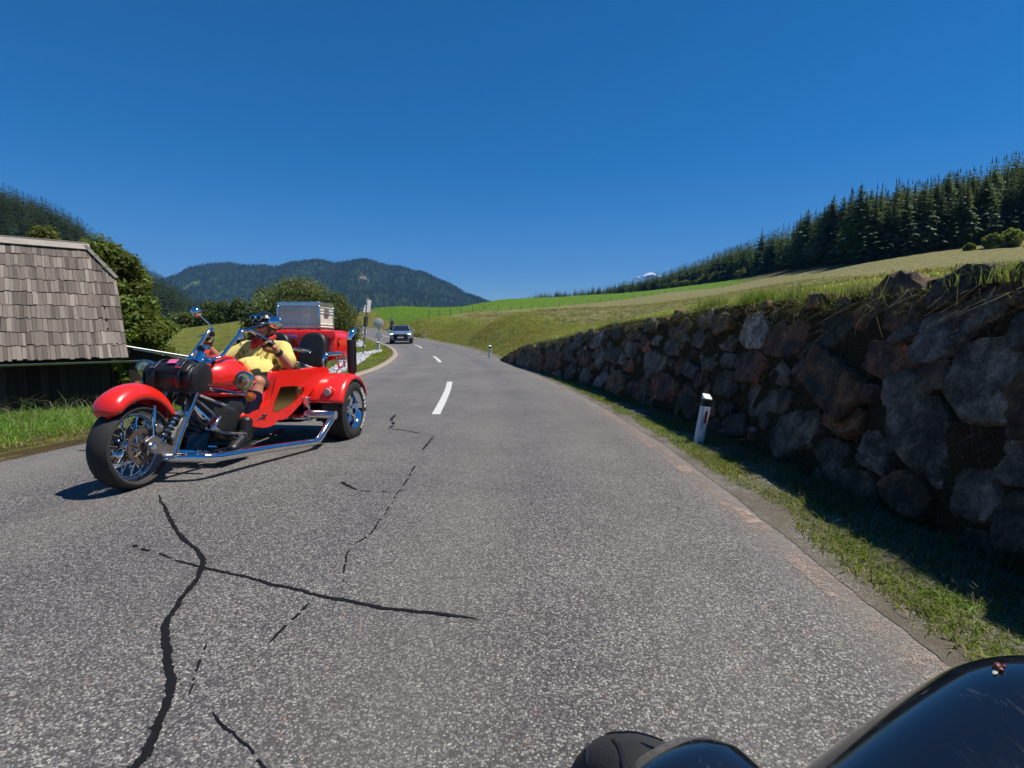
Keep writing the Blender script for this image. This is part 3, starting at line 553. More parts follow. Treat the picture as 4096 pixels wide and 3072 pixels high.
for i, (y, z, a, b, rot) in enumerate(STONES + fill):
    t_, n_, up = wall_frame(y); a = min(a, b * 2.1) * 1.22; b *= 1.25; dep = (a + b) * .5 * rs.uniform(.75, 1.05)
    near = y < 9 and a > .14
    V, Fq = rock_verts(4 if near else 3, 100 + i, 8 + i % 5, (.0, 1.0, .08))
    V = V * np.array([a, dep, b]); cr, sr = math.cos(R(-rot)), math.sin(R(-rot)); V = np.c_[V[:, 0] * cr - V[:, 2] * sr, V[:, 1], V[:, 0] * sr + V[:, 2] * cr]
    base = np.array([wall_x(y) + BATTER * z, y, z + float(road_z(y))]) - n_ * (dep * .52 - rs.uniform(.0, .07))
    # columns run from near (photo right) to far; the +x of the rock runs towards the camera
    W = base + V[:, :1] * -t_ + V[:, 1:2] * n_ + V[:, 2:3] * up
    kind = KIND.get(i) or ['rock_dark', 'rock_grey', 'rock_brown', 'rock_dark', 'rock_red', 'rock_grey'][int(rs.integers(0, 6))]
    c0 = W.mean(0); me = mesh_np('boulder', W - c0, Fq); sharp(me, 24); o = new_obj('boulder', me, MAT[kind], wall); o.location = Vector(c0) + wall_inv
# earth behind and between the stones
ys = np.r_[np.linspace(-8, 2, 12), np.linspace(2.2, 21.6, 320)]; V = []; nz_ = 34
for y in ys:
    for s in np.linspace(-.05, 1.0, nz_): z = wall_top(y) * s; V.append((wall_x(y) + BATTER * z + .0, y, z + float(road_z(y))))
    V.append((wall_x(y) + BATTER * wall_top(y) + .75, y, wall_top(y) + .06))
V = np.array(V); V[:, 0] += vnoise(V, 3.1, 61, 4) * .09 - .03 * np.abs(vnoise(V, 9, 62, 3)); nn = nz_ + 1; I = np.arange(len(V)).reshape(len(ys), nn); Fq = np.stack([I[:-1, :-1], I[:-1, 1:], I[1:, 1:], I[1:, :-1]], -1).reshape(-1, 4)
o = new_obj('earth_fill', mesh_np('earth_fill', V + np.array(wall_inv), Fq[:, ::-1]), MAT['wall_soil'], wall)
# ------------------------------------------------------------------ grasses (uncountable: one object per patch)
leafy('grass_blades', .4, .5, .3)
def blades(P, h, w, col, lean=.35, lean_dir=None, seed=0, curl=.5, seg=2):
    r = np.random.default_rng(seed); n = len(P); h = np.broadcast_to(h, (n,)); w = np.broadcast_to(w, (n,))
    a = r.uniform(0, 2 * np.pi, n); side = np.c_[np.cos(a), np.sin(a), np.zeros(n)]
    b = r.uniform(0, 2 * np.pi, n); ld = np.c_[np.cos(b), np.sin(b), np.zeros(n)]
    if lean_dir is not None: ld = ld * .6 + np.asarray(lean_dir) * 1.0
    L = (r.uniform(.2, 1, n) * lean)[:, None]
    p0 = P; p1 = P + ld * L * h[:, None] * .35 + np.array([0, 0, 1]) * (h * .55)[:, None]
    p2 = P + ld * (L * (1 + curl)) * h[:, None] + np.array([0, 0, 1]) * (h * (1 - .45 * np.minimum(L[:, 0], 1.6)))[:, None]
    hw = (w / 2)[:, None]
    V = np.stack([p0 - side * hw, p0 + side * hw, p1 + side * hw * .75, p1 - side * hw * .75, p2], 1).reshape(-1, 3)
    k = np.arange(n)[:, None] * 5
    Fq = k + np.array([[0, 1, 2, 3]]); Ft = k + np.array([[3, 2, 4]])
    pt = vnoise(P[:, :2], 2.3, seed + 5, 3) * .38 + vnoise(P[:, :2], .45, seed + 6, 2) * .22; hue = vnoise(P[:, :2], .9, seed + 7, 2)
    C = np.repeat(np.clip(col * (1 + pt)[:, None] * np.stack([1 + .25 * hue, np.ones(n), 1 - .2 * hue], 1), .003, 1), 5, 0)
    return V, Fq, Ft, C
def grass_obj(name, sets, lab, mat='grass_blades', cat=None):
    V = []; Q = []; T = []; C = []; n = 0
    for v, q, t_, c in sets: V.append(v); Q.append(q + n); T.append(t_ + n); C.append(c); n += len(v)
    me = mesh_np(name, np.concatenate(V), [np.concatenate(Q), np.concatenate(T)]); set_col(me, np.clip(np.concatenate(C), 0, 1))
    return tag(new_obj(name, me, MAT[mat]), lab, cat or 'grass', None, 'stuff')
def gcol(n, base, var, seed, dry=None, pdry=0.):
    r = np.random.default_rng(seed); C = np.array(base)[None] * (1 + r.normal(0, var, (n, 1))) * (1 + r.normal(0, .08, (n, 3)))
    if dry is not None: m = r.random(n) < pdry; C[m] = np.array(dry) * (1 + r.normal(0, .2, (m.sum(), 1)))
    return np.clip(C, .004, 1)
r = np.random.default_rng(71)
GREEN = (.13, .21, .02); LUSH = (.165, .23, .026); DRY = (.34, .27, .12)
# 1 lit strip on the right verge
n = 40000; y = 1.2 + r.random(n) ** 1.5 * 20; s = r.beta(2.2, 2.0, n); x0 = on_edge(EDGE_R, y); wd = np.interp(y, [0, 3, 6, 9, 14, 20], [.42, .46, .34, .3, .45, .7]); x = x0 + .04 + s * wd
m = vnoise(np.c_[x * 1.4, y * .8], 2.2, 72, 3) > np.interp(s, [0, .35, 1], [.1, -.35, -.5]); x, y = x[m], y[m]; P = np.c_[x, y, verge_z(x, y)]; n = len(P)
sets = [blades(P, r.uniform(.02, .075, n), r.uniform(.004, .009, n), gcol(n, LUSH, .28, 73, DRY, .28), .9, seed=74)]
n = 9000; y = 1.2 + r.random(n) ** 1.5 * 12; x = on_edge(EDGE_R, y) + .16 + r.beta(2, 2, n) * .36; m = vnoise(np.c_[x, y], 3.2, 75, 2) > .0; x, y = x[m], y[m]; n = len(x)
sets.append(blades(np.c_[x, y, verge_z(x, y) + .015], r.uniform(.012, .03, n), r.uniform(.012, .022, n), gcol(n, (.13, .22, .03), .25, 76), 2.0, seed=77))
grass_obj('verge_grass', sets, 'sunlit green grass and weeds edging the asphalt below the wall')
# 2 shaded grass at the wall foot and dry stalks on the stones
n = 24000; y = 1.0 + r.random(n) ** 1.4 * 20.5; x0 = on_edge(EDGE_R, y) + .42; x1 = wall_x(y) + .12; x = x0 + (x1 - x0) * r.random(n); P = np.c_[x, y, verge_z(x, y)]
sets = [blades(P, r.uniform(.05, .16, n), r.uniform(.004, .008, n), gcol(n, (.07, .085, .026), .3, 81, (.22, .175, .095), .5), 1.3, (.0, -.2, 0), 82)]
n = 15000; y = 2.2 + r.random(n) ** 1.3 * 18; z = r.random(n) ** 1.1 * wall_top(y); P = np.c_[wall_x(y) + BATTER * z - .055 + r.uniform(-.05, .05, n), y, z]
m = vnoise(np.c_[y * 1.3, z * 2.2], 1.5, 83, 2) > -.05; P = P[m]; n = len(P)
sets.append(blades(P, r.uniform(.04, .13, n), r.uniform(.0015, .003, n), gcol(n, (.22, .175, .085), .35, 84, (.07, .095, .025), .35), 1.7, (-.8, -.2, -.5), 85))
n = 130; y = 2.3 + r.random(n) ** 1.3 * 9; z = r.random(n) ** 1.5 * 1.1 * wall_top(y) * .9; P = np.c_[wall_x(y) + BATTER * z - .09, y, z]
sets.append(blades(P, r.uniform(.15, .4, n), r.uniform(.002, .0035, n), gcol(n, (.24, .2, .11), .3, 86), 1.5, (-.35, -.5, .1), 87, .9))
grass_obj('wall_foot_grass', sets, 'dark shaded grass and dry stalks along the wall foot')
# 3 tufts along the wall top
n = 21000; y = 2.0 + r.random(n) ** 1.25 * 19.5; cl_ = vnoise(np.c_[y * 1.0, y * 0], 1.6, 91, 2); off = r.gamma(1.6, .16, n) - .12
x = wall_x(y) + BATTER * wall_top(y) + .08 + off; P = np.c_[x, y, wall_top(y) + .0 + np.clip(off, 0, 1) * .12 + .0]
hh = np.clip(.04 + .10 * np.clip(cl_ + .2, 0, 1) ** 1.5, .03, .3) * r.uniform(.4, 1.4, n) * np.interp(y, [2, 4.5, 8], [.55, .8, 1])
sets = [blades(P, hh, r.uniform(.004, .008, n), gcol(n, (.12, .19, .025), .25, 92, (.33, .28, .10), .33), .9, (-.25, -.1, 0), 93)]
for (yc, xo, num, hm, col, dr) in [(6.1, .12, 900, .2, (.13, .22, .02), .1), (4.65, .15, 500, .15, (.14, .22, .03), .2), (4.2, .1, 900, .16, (.24, .22, .06), .6), (2.95, .1, 1500, .15, (.15, .22, .03), .25), (3.25, .25, 500, .12, (.13, .21, .02), .2), (7.3, .15, 500, .2, (.13, .22, .02), .2), (5.3, .1, 350, .2, (.16, .22, .03), .3), (2.5, .1, 1500, .16, (.12, .2, .02), .2)]:
    P = np.c_[wall_x(yc) + BATTER * wall_top(yc) + xo + r.normal(0, .09, num), yc + r.normal(0, .14, num), np.full(num, wall_top(yc) + .02)]
    sets.append(blades(P, hm * r.uniform(.4, 1.2, num), r.uniform(.003, .007, num), gcol(num, col, .25, int(yc * 10), DRY, dr), .8, (-.15, -.1, 0), int(yc * 100)))
n = 1500; y = 2.2 + r.random(n) * 16; P = np.c_[wall_x(y) + BATTER * wall_top(y) - .02, y, wall_top(y) - r.uniform(0, .12, n)]
sets.append(blades(P, r.uniform(.05, .13, n), .004, gcol(n, (.17, .14, .06), .3, 96), 1.9, (-.9, 0, -.6), 97))
grass_obj('wall_top_grass', sets, 'tufts of green and straw coloured grass crowning the stone wall')
# 4 hay meadow just behind
def scatter_hill(n, rmin, rmax, th0, th1, pw=1.): 
    rr_ = np.exp(r.uniform(np.log(rmin), np.log(rmax), n)); th_ = np.radians(r.uniform(th0, th1, n)); return np.c_[rr_ * np.sin(th_), rr_ * np.cos(th_)]
XY = scatter_hill(90000, 4.5, 80, -6, 62); zz = hill_z(XY); d_ = XY[:, 0] - (wall_x(XY[:, 1]) + BATTER * wall_top(XY[:, 1]) + .35); d2 = XY[:, 0] - on_edge(EDGE_R, XY[:, 1]) - 2.5
m = np.where(XY[:, 1] < 21.5, d_ > 0, d2 > 0); XY, zz = XY[m], zz[m]; n = len(XY); rad = np.linalg.norm(XY, axis=1); thd = np.degrees(np.arctan2(XY[:, 0], XY[:, 1]))
rh_ = np.interp(thd, [-9, -6, -4, -1, 3, 8, 15, 25, 32, 40, 90], [95, 75, 58, 44, 33, 24, 17, 10.5, 8.2, 6.5, 6]); ishay = rad > rh_ * r.normal(1, .06, n)
col = np.where(ishay[:, None], gcol(n, (.26, .245, .13), .25, 101, (.16, .18, .05), .3), gcol(n, (.17, .21, .03), .25, 102, (.28, .24, .09), .25))
sets = [blades(np.c_[XY, zz + .0], np.where(ishay, .03, .05) * r.uniform(.6, 1.5, n) * (1 + rad / 45), (.006 + rad * .0009), col, 1.6, seed=103)]
XY = scatter_hill(6500, 7, 130, -5, 60); rad = np.linalg.norm(XY, axis=1); thd = np.degrees(np.arctan2(XY[:, 0], XY[:, 1])); rh_ = np.interp(thd, [-9, -6, -4, -1, 3, 8, 15, 25, 32, 40, 90], [95, 75, 58, 44, 33, 24, 17, 10.5, 8.2, 6.5, 6]); XY = XY[rad > rh_ * 1.1]; zz = hill_z(XY); k = 9; n = len(XY) * k
P = np.repeat(np.c_[XY, zz + .02], k, 0); rad = np.linalg.norm(P[:, :2], axis=1); P[:, :2] += r.normal(0, 1, (n, 2)) * (.05 + rad * .004)[:, None]
sets.append(blades(P, r.uniform(.06, .14, n) * (1 + rad / 60), .008 + rad * .001, gcol(n, (.13, .115, .055), .35, 104), 2.2, seed=105))
grass_obj('hay_stubble', sets, 'short mown stubble and drying hay on the slope above the wall')
# 5 left bank in front of the barn
n = 62000; y = 1.5 + r.random(n) ** 1.1 * 14; off = r.gamma(2.2, .75, n) + .05; x = on_edge(EDGE_L, y) - off; m = (off < 4.2) & ((vnoise(np.c_[x, y], 1.9, 111, 3) > .12) | (off > .75)); x, y, off = x[m], y[m], off[m]; n = len(x)
P = np.c_[x, y, left_z(np.c_[x, y])]; hh = np.interp(off, [0, .5, 1.1, 2, 4], [.03, .05, .11, .17, .2]) * r.uniform(.5, 1.35, n)
C5 = gcol(n, (.14, .245, .022), .25, 112, DRY, .12); edge = off < .8; C5[edge] = gcol(n, (.16, .17, .035), .3, 113, (.36, .28, .13), .4)[edge]
sets = [blades(P, hh, r.uniform(.005, .011, n), C5, .8, seed=114)]
n = 260; y = r.uniform(3.5, 9.5, n); x = on_edge(EDGE_L, y) - r.uniform(1.5, 3.2, n); P = np.c_[x, y, left_z(np.c_[x, y])]
sets.append(blades(P, r.uniform(.3, .52, n), .008, gcol(n, (.16, .22, .05), .25, 115, (.36, .29, .16), .4), .7, seed=116, curl=1.1))
grass_obj('bank_grass', sets, 'bright green tall grass on the bank between road and barn')
# 6 rough bank beyond the wall
n = 60000; y = 20.5 + r.random(n) ** 1.4 * 60; off = .35 + r.gamma(2., 1.1, n); x = on_edge(EDGE_R, y) + off; m = off < 8; x, y, off = x[m], y[m], off[m]; n = len(x); zz = hill_z(np.c_[x, y]); bl_ = np.exp(-np.maximum(off - .45, 0) / .8); zz = zz * (1 - bl_) + (road_z(y) - .05) * bl_
sets = [blades(np.c_[x, y, zz], r.uniform(.10, .32, n) * np.interp(off, [0, 1, 6], [.5, 1, .5]), r.uniform(.012, .022, n) * (1 + y / 60), gcol(n, (.20, .20, .04), .3, 121, (.30, .23, .09), .3), 1.3, (-.6, -.4, -.2), 122)]
grass_obj('rough_bank_grass', sets, 'long yellowish grass leaning down the roadside bank past the wall')
# 7 inside of the bend
n = 34000; y = 13 + r.random(n) ** 1.3 * 38; off = .25 + r.gamma(1.7, 1.6, n); x = on_edge(EDGE_L, y) - off; m = off < 14; x, y = x[m], y[m]; n = len(x)
sets = [blades(np.c_[x, y, left_z(np.c_[x, y])], r.uniform(.04, .1, n), r.uniform(.01, .018, n) * (1 + y / 50), gcol(n, (.15, .215, .028), .25, 131, (.25, .22, .08), .2), 1.0, seed=132)]
grass_obj('bend_grass', sets, 'short green grass on the inside of the bend by the signs')
# ------------------------------------------------------------------ barn with a shingled half-hipped roof
def wood_mat(name, a, b, sc_=(3, 40, 3), dark=.35, rough=.75):
    t = NT(name); P = t.pos(True); o = t.n('ObjectInfo').outputs['Random']; mp = t.n('Mapping'); t.set(mp.inputs[0], P); mp.inputs['Scale'].default_value = sc_
    off = t.n('CombineXYZ'); t.set(off.inputs[0], t.math('MULTIPLY', o, 37)); t.set(off.inputs[1], t.math('MULTIPLY', o, 91)); t.set(mp.inputs['Location'], off.outputs[0])
    n1 = t.noise(mp.outputs[0], 1.0, 6, .7); n2 = t.noise(mp.outputs[0], .25, 3); c = t.mix(t.ramp(n1, [(.3, 0), (.7, 1)]), a, b)
    c = t.mix(t.math('MULTIPLY', t.ramp(n2, [(.5, 0), (.7, 1)]), dark), c, t.mix(1, c, (.5, .46, .44), 'MULTIPLY'))
    c = t.mix(1, c, t.ramp(o, [(0, (.5, .47, .45)), (.3, (.8, .77, .74)), (.7, (1.05, 1.0, .96)), (.9, (1.3, 1.27, 1.22)), (1, (1.75, 1.72, 1.68))]), 'MULTIPLY')
    MAT[name] = t.bsdf(c, rough, 0, t.bump(n1, .5, .01), .25)
wood_mat('shingle_wood', (.11, .093, .08), (.225, .195, .172), (30, 3, 30)); wood_mat('barn_board', (.016, .012, .010), (.045, .034, .026), (30, 30, 2)); wood_mat('ridge_wood', (.22, .2, .18), (.36, .33, .3), (2, 30, 30))
simple('gutter_metal', (.33, .35, .37), .35, .9); simple('tin_roof', (.30, .31, .32), .45, .6, var=.2, scale=4)
ang = 48.0; u = np.array([math.sin(R(ang)), math.cos(R(ang)), 0]); dn = np.array([u[1], -u[0], 0])     # along the ridge; down-slope (towards the road)
E1 = np.array([-10.27, 14.0, .52])               # far end of the eave
RUN, RISE = 2.05, 3.05; LEN = 7.5
slope = np.array([0, 0, 0.]) + (-dn * RUN + np.array([0, 0, RISE])); SL = np.linalg.norm(slope); sl = slope / SL; nrm = np.cross(u, sl); nrm = nrm if nrm[2] > 0 else -nrm
barn = tag(empty('barn', (0, 0, 0)), 'dark timber barn with a grey wooden shingle roof beside the road', 'barn')
Mroof = Matrix(((u[0], sl[0], nrm[0]), (u[1], sl[1], nrm[1]), (u[2], sl[2], nrm[2]))).to_4x4()
# under-roof deck (both slopes, half hip at the far end)
hip_s = .70     # fraction up the slope where the half-hip begins
def rp(a, s, lift=0.): return E1 + u * a + sl * (s * SL) + nrm * lift
hipx = -.62
back = lambda p: p + 2 * np.dot((rp(0, 1) - p), -dn) * -dn
mbk = MB(); pts = [rp(-LEN, 0, -.05), rp(0, 0, -.05), rp(0, hip_s, -.05), rp(hipx, 1, -.05), rp(-LEN, 1, -.05)]; pb = [back(p) for p in pts]
mbk.add(np.array(pts + pb), [(0, 1, 2, 3, 4), (9, 8, 7, 6, 5), (2, 7, 8, 3)]); roof = mbk.obj('roof', MAT['barn_board'], barn, smooth=False)
# shingles: nine courses, each shingle a piece of its own
sv_, sf_ = box((0, 0, 0), (1, 1, 1)); rsh = np.random.default_rng(44); ROWS = 9; EXP = SL / ROWS
_shm = []
for k in range(10):
    V = sv_.copy(); V[:, 1] += .5; V[:, 0] += rsh.normal(0, .02, 8); V[:, 1] += np.where(V[:, 1] < .5, rsh.normal(0, .03), 0)
    me = bpy.data.meshes.new('shingle'); me.from_pydata(V.tolist(), [], sf_); me.update(); me.materials.append(MAT['shingle_wood']); _shm.append(me)
rest = MB()
for row in range(ROWS):
    s0 = row * EXP; a = .04 + rsh.uniform(0, .05)
    lim = 0.0 if (row + .6) / ROWS <= hip_s else hipx * ((row + .6) / ROWS - hip_s) / (1 - hip_s)
    a = lim + .03
    while a > -LEN:
        wd = rsh.uniform(.05, .112); cx = a - wd / 2; M = Mroof.copy()
        th_ = .020; tilt = Matrix.Rotation(R(2.3) + rsh.normal(0, .006), 4, 'X'); sc_m = Matrix.Diagonal((wd * .95, EXP * 1.3, th_, 1))
        M.translation = Vector(rp(cx, 0, .036 + rsh.uniform(0, .012)) + sl * (s0 - .03 + rsh.normal(0, .006)))
        Mx = M @ Matrix.Rotation(-R(2.6) + rsh.normal(0, .006), 4, 'X') @ Matrix.Rotation(rsh.normal(0, .008), 4, 'Z') @ sc_m
        if cx > -2.62:
            o = bpy.data.objects.new('shingle', _shm[int(rsh.integers(0, 10))]); COL.objects.link(o); o.parent = roof; o.matrix_local = Mx
        else: rest.add(np.array([(Mx @ Vector(v))[:] for v in sv_ + np.array([0, .5, 0])]), sf_)
        a -= wd
o = rest.obj('shingle_course', MAT['shingle_wood'], roof, smooth=False); o['kind'] = 'stuff'
# ridge boards and hip boards
Rz = Matrix(((u[0], dn[0], 0), (u[1], dn[1], 0), (0, 0, 1))).to_4x4()
def wbox(name, c, s, mat, parent, M=Rz, rot=None):
    V, F = box((0, 0, 0), s, rot); V = np.array([(M.to_3x3() @ Vector(v))[:] for v in V]); mb = MB(); mb.add(V, F); o = mb.obj(name, mat, parent, smooth=False, bevel=.006); o.location = Vector(c); return o
top = rp(0, 1)
for k in range(3):
    wbox('ridge_board', rp(hipx + .18 - 1.27 - k * 2.5, .985, .085), (2.49, .2, .03), MAT['ridge_wood'], roof, Mroof)
    wbox('ridge_board', top + u * (hipx + .16 - 1.27 - k * 2.5) + np.array([0, 0, .115]) - dn * .03, (2.49, .16, .03), MAT['ridge_wood'], roof)
hp0, hp1 = rp(.03, hip_s, .075), rp(hipx + .03, 1., .075)
for k in range(3):
    a_, b_ = hp0 + (hp1 - hp0) * k / 3, hp0 + (hp1 - hp0) * (k + .96) / 3; d_ = (b_ - a_) / np.linalg.norm(b_ - a_); sd = np.cross(nrm, d_)
    V = np.array([a_ - sd * .06, a_ + sd * .03, b_ + sd * .03, b_ - sd * .06]); V2 = V + nrm * .025; mb = MB(); mb.add(np.vstack([V, V2]), [(3, 2, 1, 0), (4, 5, 6, 7), (0, 1, 5, 4), (1, 2, 6, 5), (2, 3, 7, 6), (3, 0, 4, 7)]); mb.obj('hip_board', MAT['ridge_wood'], roof, smooth=False)
# walls: upright boards on the road side and the far gable
wall_in = .42
wb = E1 - dn * wall_in - u * .35
zb, zt = -1.7, .62
mb = MB(); core = [wb, wb - u * (LEN - .35), wb - u * (LEN - .35) - dn * 2 * (RUN - wall_in), wb - dn * 2 * (RUN - wall_in)]
Vc = np.array([[p[0], p[1], zb] for p in core] + [[p[0], p[1], zt + .3] for p in core]); Vc[:, :2] -= dn[:2] * .03
mb.add(Vc, [(0, 1, 2, 3), (7, 6, 5, 4), (0, 4, 5, 1), (1, 5, 6, 2), (2, 6, 7, 3), (3, 7, 4, 0)]); bwall = mb.obj('wall', MAT['barn_board'], barn, smooth=False)
rb = np.random.default_rng(9); a = 0.
while a < LEN - .4:
    wd = rb.uniform(.16, .24); wbox('board', wb - u * (a + wd / 2) + dn * (.02 + rb.uniform(0, .012)) + np.array([0, 0, (zb + zt) / 2 - wb[2]]), (wd * .97, .03, zt - zb), MAT['barn_board'], bwall); a += wd
a = 0.
while a < 2 * (RUN - wall_in) - .1:
    wd = rb.uniform(.16, .24); hh = RISE * (1 - abs(a + wd / 2 - (RUN - wall_in)) / (RUN)) ; hh = min(hh, RISE * hip_s)
    wbox('board', wb - dn * (a + wd / 2) + u * .03 + np.array([0, 0, (zb + zt + hh * .9) / 2 - wb[2]]), (.03, wd * .97, zt - zb + hh * .9), MAT['barn_board'], bwall); a += wd
# gutter and fall pipe, tin lean-to roof behind
g = MB(); ga = E1 + dn * .07 + np.array([0, 0, -.09]); pr = [(.055 * math.cos(t_), .055 * math.sin(t_)) for t_ in np.linspace(math.pi, 2 * math.pi, 9)]
ringA = [ga + u * .30 + dn * x + np.array([0, 0, y]) for x, y in pr]; ringB = [p - u * (LEN + .2) for p in ringA]; inA = [ga + u * .30 + dn * x * .88 + np.array([0, 0, y * .88 + .004]) for x, y in pr[::-1]]; inB = [p - u * (LEN + .2) for p in inA]
g.add(*ring_skin([np.array(ringA + inA), np.array(ringB + inB)], True)); g.obj('gutter', MAT['gutter_metal'], barn)
lt = MB(); q0 = E1 + u * .15 - dn * .1 + np.array([0, 0, .20]); q1 = q0 + u * 2.3 + np.array([0, 0, -.52]); q2 = q1 - dn * 2.6; q3 = q0 - dn * 2.6
Vt = np.array([q0, q1, q2, q3]); lt.add(np.vstack([Vt, Vt + np.array([0, 0, .05])]), [(3, 2, 1, 0), (4, 5, 6, 7), (0, 1, 5, 4), (1, 2, 6, 5), (2, 3, 7, 6), (3, 0, 4, 7)]); lean = lt.obj('lean_to_roof', MAT['tin_roof'], barn, smooth=False)
for k in range(7):
    s_ = k / 6; mb = MB(); a_ = q0 - dn * 2.6 * s_ + np.array([0, 0, .062]); b_ = q1 - dn * 2.6 * s_ + np.array([0, 0, .062]); mb.add(*tube([a_, b_], .016, 6)); mb.obj('roof_seam', MAT['tin_roof'], lean)
lw = MB()
for p, q in ((q0, q1), (q1, q2)):
    lw.add(np.array([[p[0], p[1], -1.8], [q[0], q[1], -1.8], [q[0], q[1], q[2] - .02], [p[0], p[1], p[2] - .02]]), [(0, 1, 2, 3)])
V = np.concatenate(lw.V); V[:, :2] -= (dn[:2] * .18 + u[:2] * .1); mb = MB(); mb.add(V, lw.F); mb.obj('lean_to_wall', MAT['barn_board'], barn, smooth=False)
# ------------------------------------------------------------------ trees
leafy('needles', .18, .6, .2); leafy('leaves', .38, .5, .3)
simple('bark_spruce', (.10, .075, .055), .9, bump=.6, scale=6); simple('bark_grey', (.16, .14, .115), .9, bump=.6, scale=6)
def spruce_mesh(seed, H=24., lod=1., base=.06, wid=.17, larch=False):
    """crown of drooping, ragged branch sprays"""
    r = np.random.default_rng(seed); V = []; T = []; C = []; n = 0
    lv = int(40 * lod); z0 = H * base
    for i in range(lv):
        f = (i + r.uniform(-.3, .3)) / lv; z = z0 + (H - z0) * f ** .92; Rm = H * wid * (1 - f) ** (.7 + .35 * (seed % 3) / 2) * (1 if f > .08 else .75) * (1 + .16 * math.sin(i * 1.9 + seed)) + .12
        nb = max(3, int((9 if lod > .6 else 6) * (1 - f * .55)))
        a0 = r.uniform(0, 6.28)
        for b in range(nb):
            a = a0 + b * 6.283 / nb + r.normal(0, .22); L = Rm * r.uniform(.55, 1.15); d = np.array([math.cos(a), math.sin(a), 0]); s = np.array([-d[1], d[0], 0])
            up = r.uniform(-.05, .16) + .25 * f; dr = L * r.uniform(.22, .5) * (1 - f * .6); ns = 4 if lod > .6 else 2
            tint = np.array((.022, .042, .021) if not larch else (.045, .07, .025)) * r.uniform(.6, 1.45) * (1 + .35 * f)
            for k in range(ns):
                q0, q1 = k / ns, (k + 1) / ns; w0 = L * .30 * math.sin(math.pi * (q0 * .8 + .15)); w1 = L * .30 * math.sin(math.pi * min(1, q1 * .8 + .15)) * (.25 if k == ns - 1 else 1)
                p0 = np.array([0, 0, z]) + d * L * q0 + np.array([0, 0, up * L * q0 - dr * q0 ** 1.8]); p1 = np.array([0, 0, z]) + d * L * q1 + np.array([0, 0, up * L * q1 - dr * q1 ** 1.8])
                j = r.normal(0, .12 * L, 4); hang = np.array([0, 0, -L * .16])
                v = [p0, p1, p0 + s * (w0 + j[0] * .6) + hang * r.uniform(.3, 1.5) + d * L * .1, p1 + s * (w1 * .6) + hang * .4, p0 - s * (w0 + j[1] * .6) + hang * r.uniform(.3, 1.5) + d * L * .1, p1 - s * (w1 * .6) + hang * .4]
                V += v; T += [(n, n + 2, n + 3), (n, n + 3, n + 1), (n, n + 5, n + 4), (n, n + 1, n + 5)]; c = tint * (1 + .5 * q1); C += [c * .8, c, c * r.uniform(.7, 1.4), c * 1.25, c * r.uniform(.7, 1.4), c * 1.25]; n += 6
    # leader
    V += [np.array([0, 0, H * 1.03]), np.array([.18, 0, H * .93]), np.array([-.09, .15, H * .93]), np.array([-.09, -.15, H * .93])]; T += [(n, n + 1, n + 2), (n, n + 2, n + 3), (n, n + 3, n + 1)]; C += [np.array((.03, .05, .025))] * 4
    return np.array(V), np.array(T), np.array(C)
def low_tree(seed, H=20.):
    r = np.random.default_rng(seed); V = []; T = []; C = []; n = 0
    for i in range(6):
        f = i / 6; z = H * (.12 + .8 * f); Rm = H * .19 * (1 - f) ** .8 + .2; a0 = r.uniform(0, 6.28); m = 6; tint = np.array((.026, .05, .024)) * r.uniform(.7, 1.35)
        V.append(np.array([0, 0, z + H * .20])); C.append(tint * 1.3)
        for k in range(m): a = a0 + k * 6.283 / m; q = Rm * r.uniform(.6, 1.2); V.append(np.array([q * math.cos(a), q * math.sin(a), z - H * .04 * r.uniform(.2, 1.4)])); C.append(tint * r.uniform(.6, 1.2))
        T += [(n, n + 1 + k, n + 1 + (k + 1) % m) for k in range(m)]; n += m + 1
    return np.array(V), np.array(T), np.array(C)
def forest_mass(name, P, sc_, protos, lab, seed, tint=1.):
    """one far-off wood as a single mesh"""
    r = np.random.default_rng(seed); V = []; T = []; C = []; n = 0; k = r.integers(0, len(protos), len(P))
    for j, (v, t_, c) in enumerate(protos):
        idx = np.where(k == j)[0]
        if not len(idx): continue
        a = r.uniform(0, 6.28, len(idx)); ca, sa = np.cos(a), np.sin(a); s = sc_[idx] * r.uniform(.7, 1.2, len(idx))
        x = (v[None, :, 0] * ca[:, None] - v[None, :, 1] * sa[:, None]) * s[:, None]; y = (v[None, :, 0] * sa[:, None] + v[None, :, 1] * ca[:, None]) * s[:, None]; z = v[None, :, 2] * s[:, None]
        W = np.stack([x, y, z], -1) + P[idx][:, None]; V.append(W.reshape(-1, 3)); T.append((t_[None] + (np.arange(len(idx)) * len(v))[:, None, None] + n).reshape(-1, 3)); C.append((c[None] * r.uniform(.7, 1.35, (len(idx), 1, 1)) * tint).reshape(-1, 3)); n += W.shape[0] * W.shape[1]
    me = mesh_np(name, np.concatenate(V), np.concatenate(T), smooth=False); set_col(me, np.concatenate(C)); return tag(new_obj(name, me, MAT['needles']), lab, 'forest', None, 'stuff')
lows = [low_tree(s) for s in range(5)]
def grid_sample(G, Z, n, seed, w):
    r = np.random.default_rng(seed); a, b = Z.shape; w = w[:-1, :-1].ravel() / w[:-1, :-1].sum(); c = r.choice((a - 1) * (b - 1), n, p=w); i, j = c // (b - 1), c % (b - 1); f, g = r.random(n), r.random(n)
    L = lambda A: A[i, j] * (1 - f) * (1 - g) + A[i + 1, j] * f * (1 - g) + A[i, j + 1] * (1 - f) * g + A[i + 1, j + 1] * f * g
    return np.c_[L(G[..., 0]), L(G[..., 1]), L(Z)]
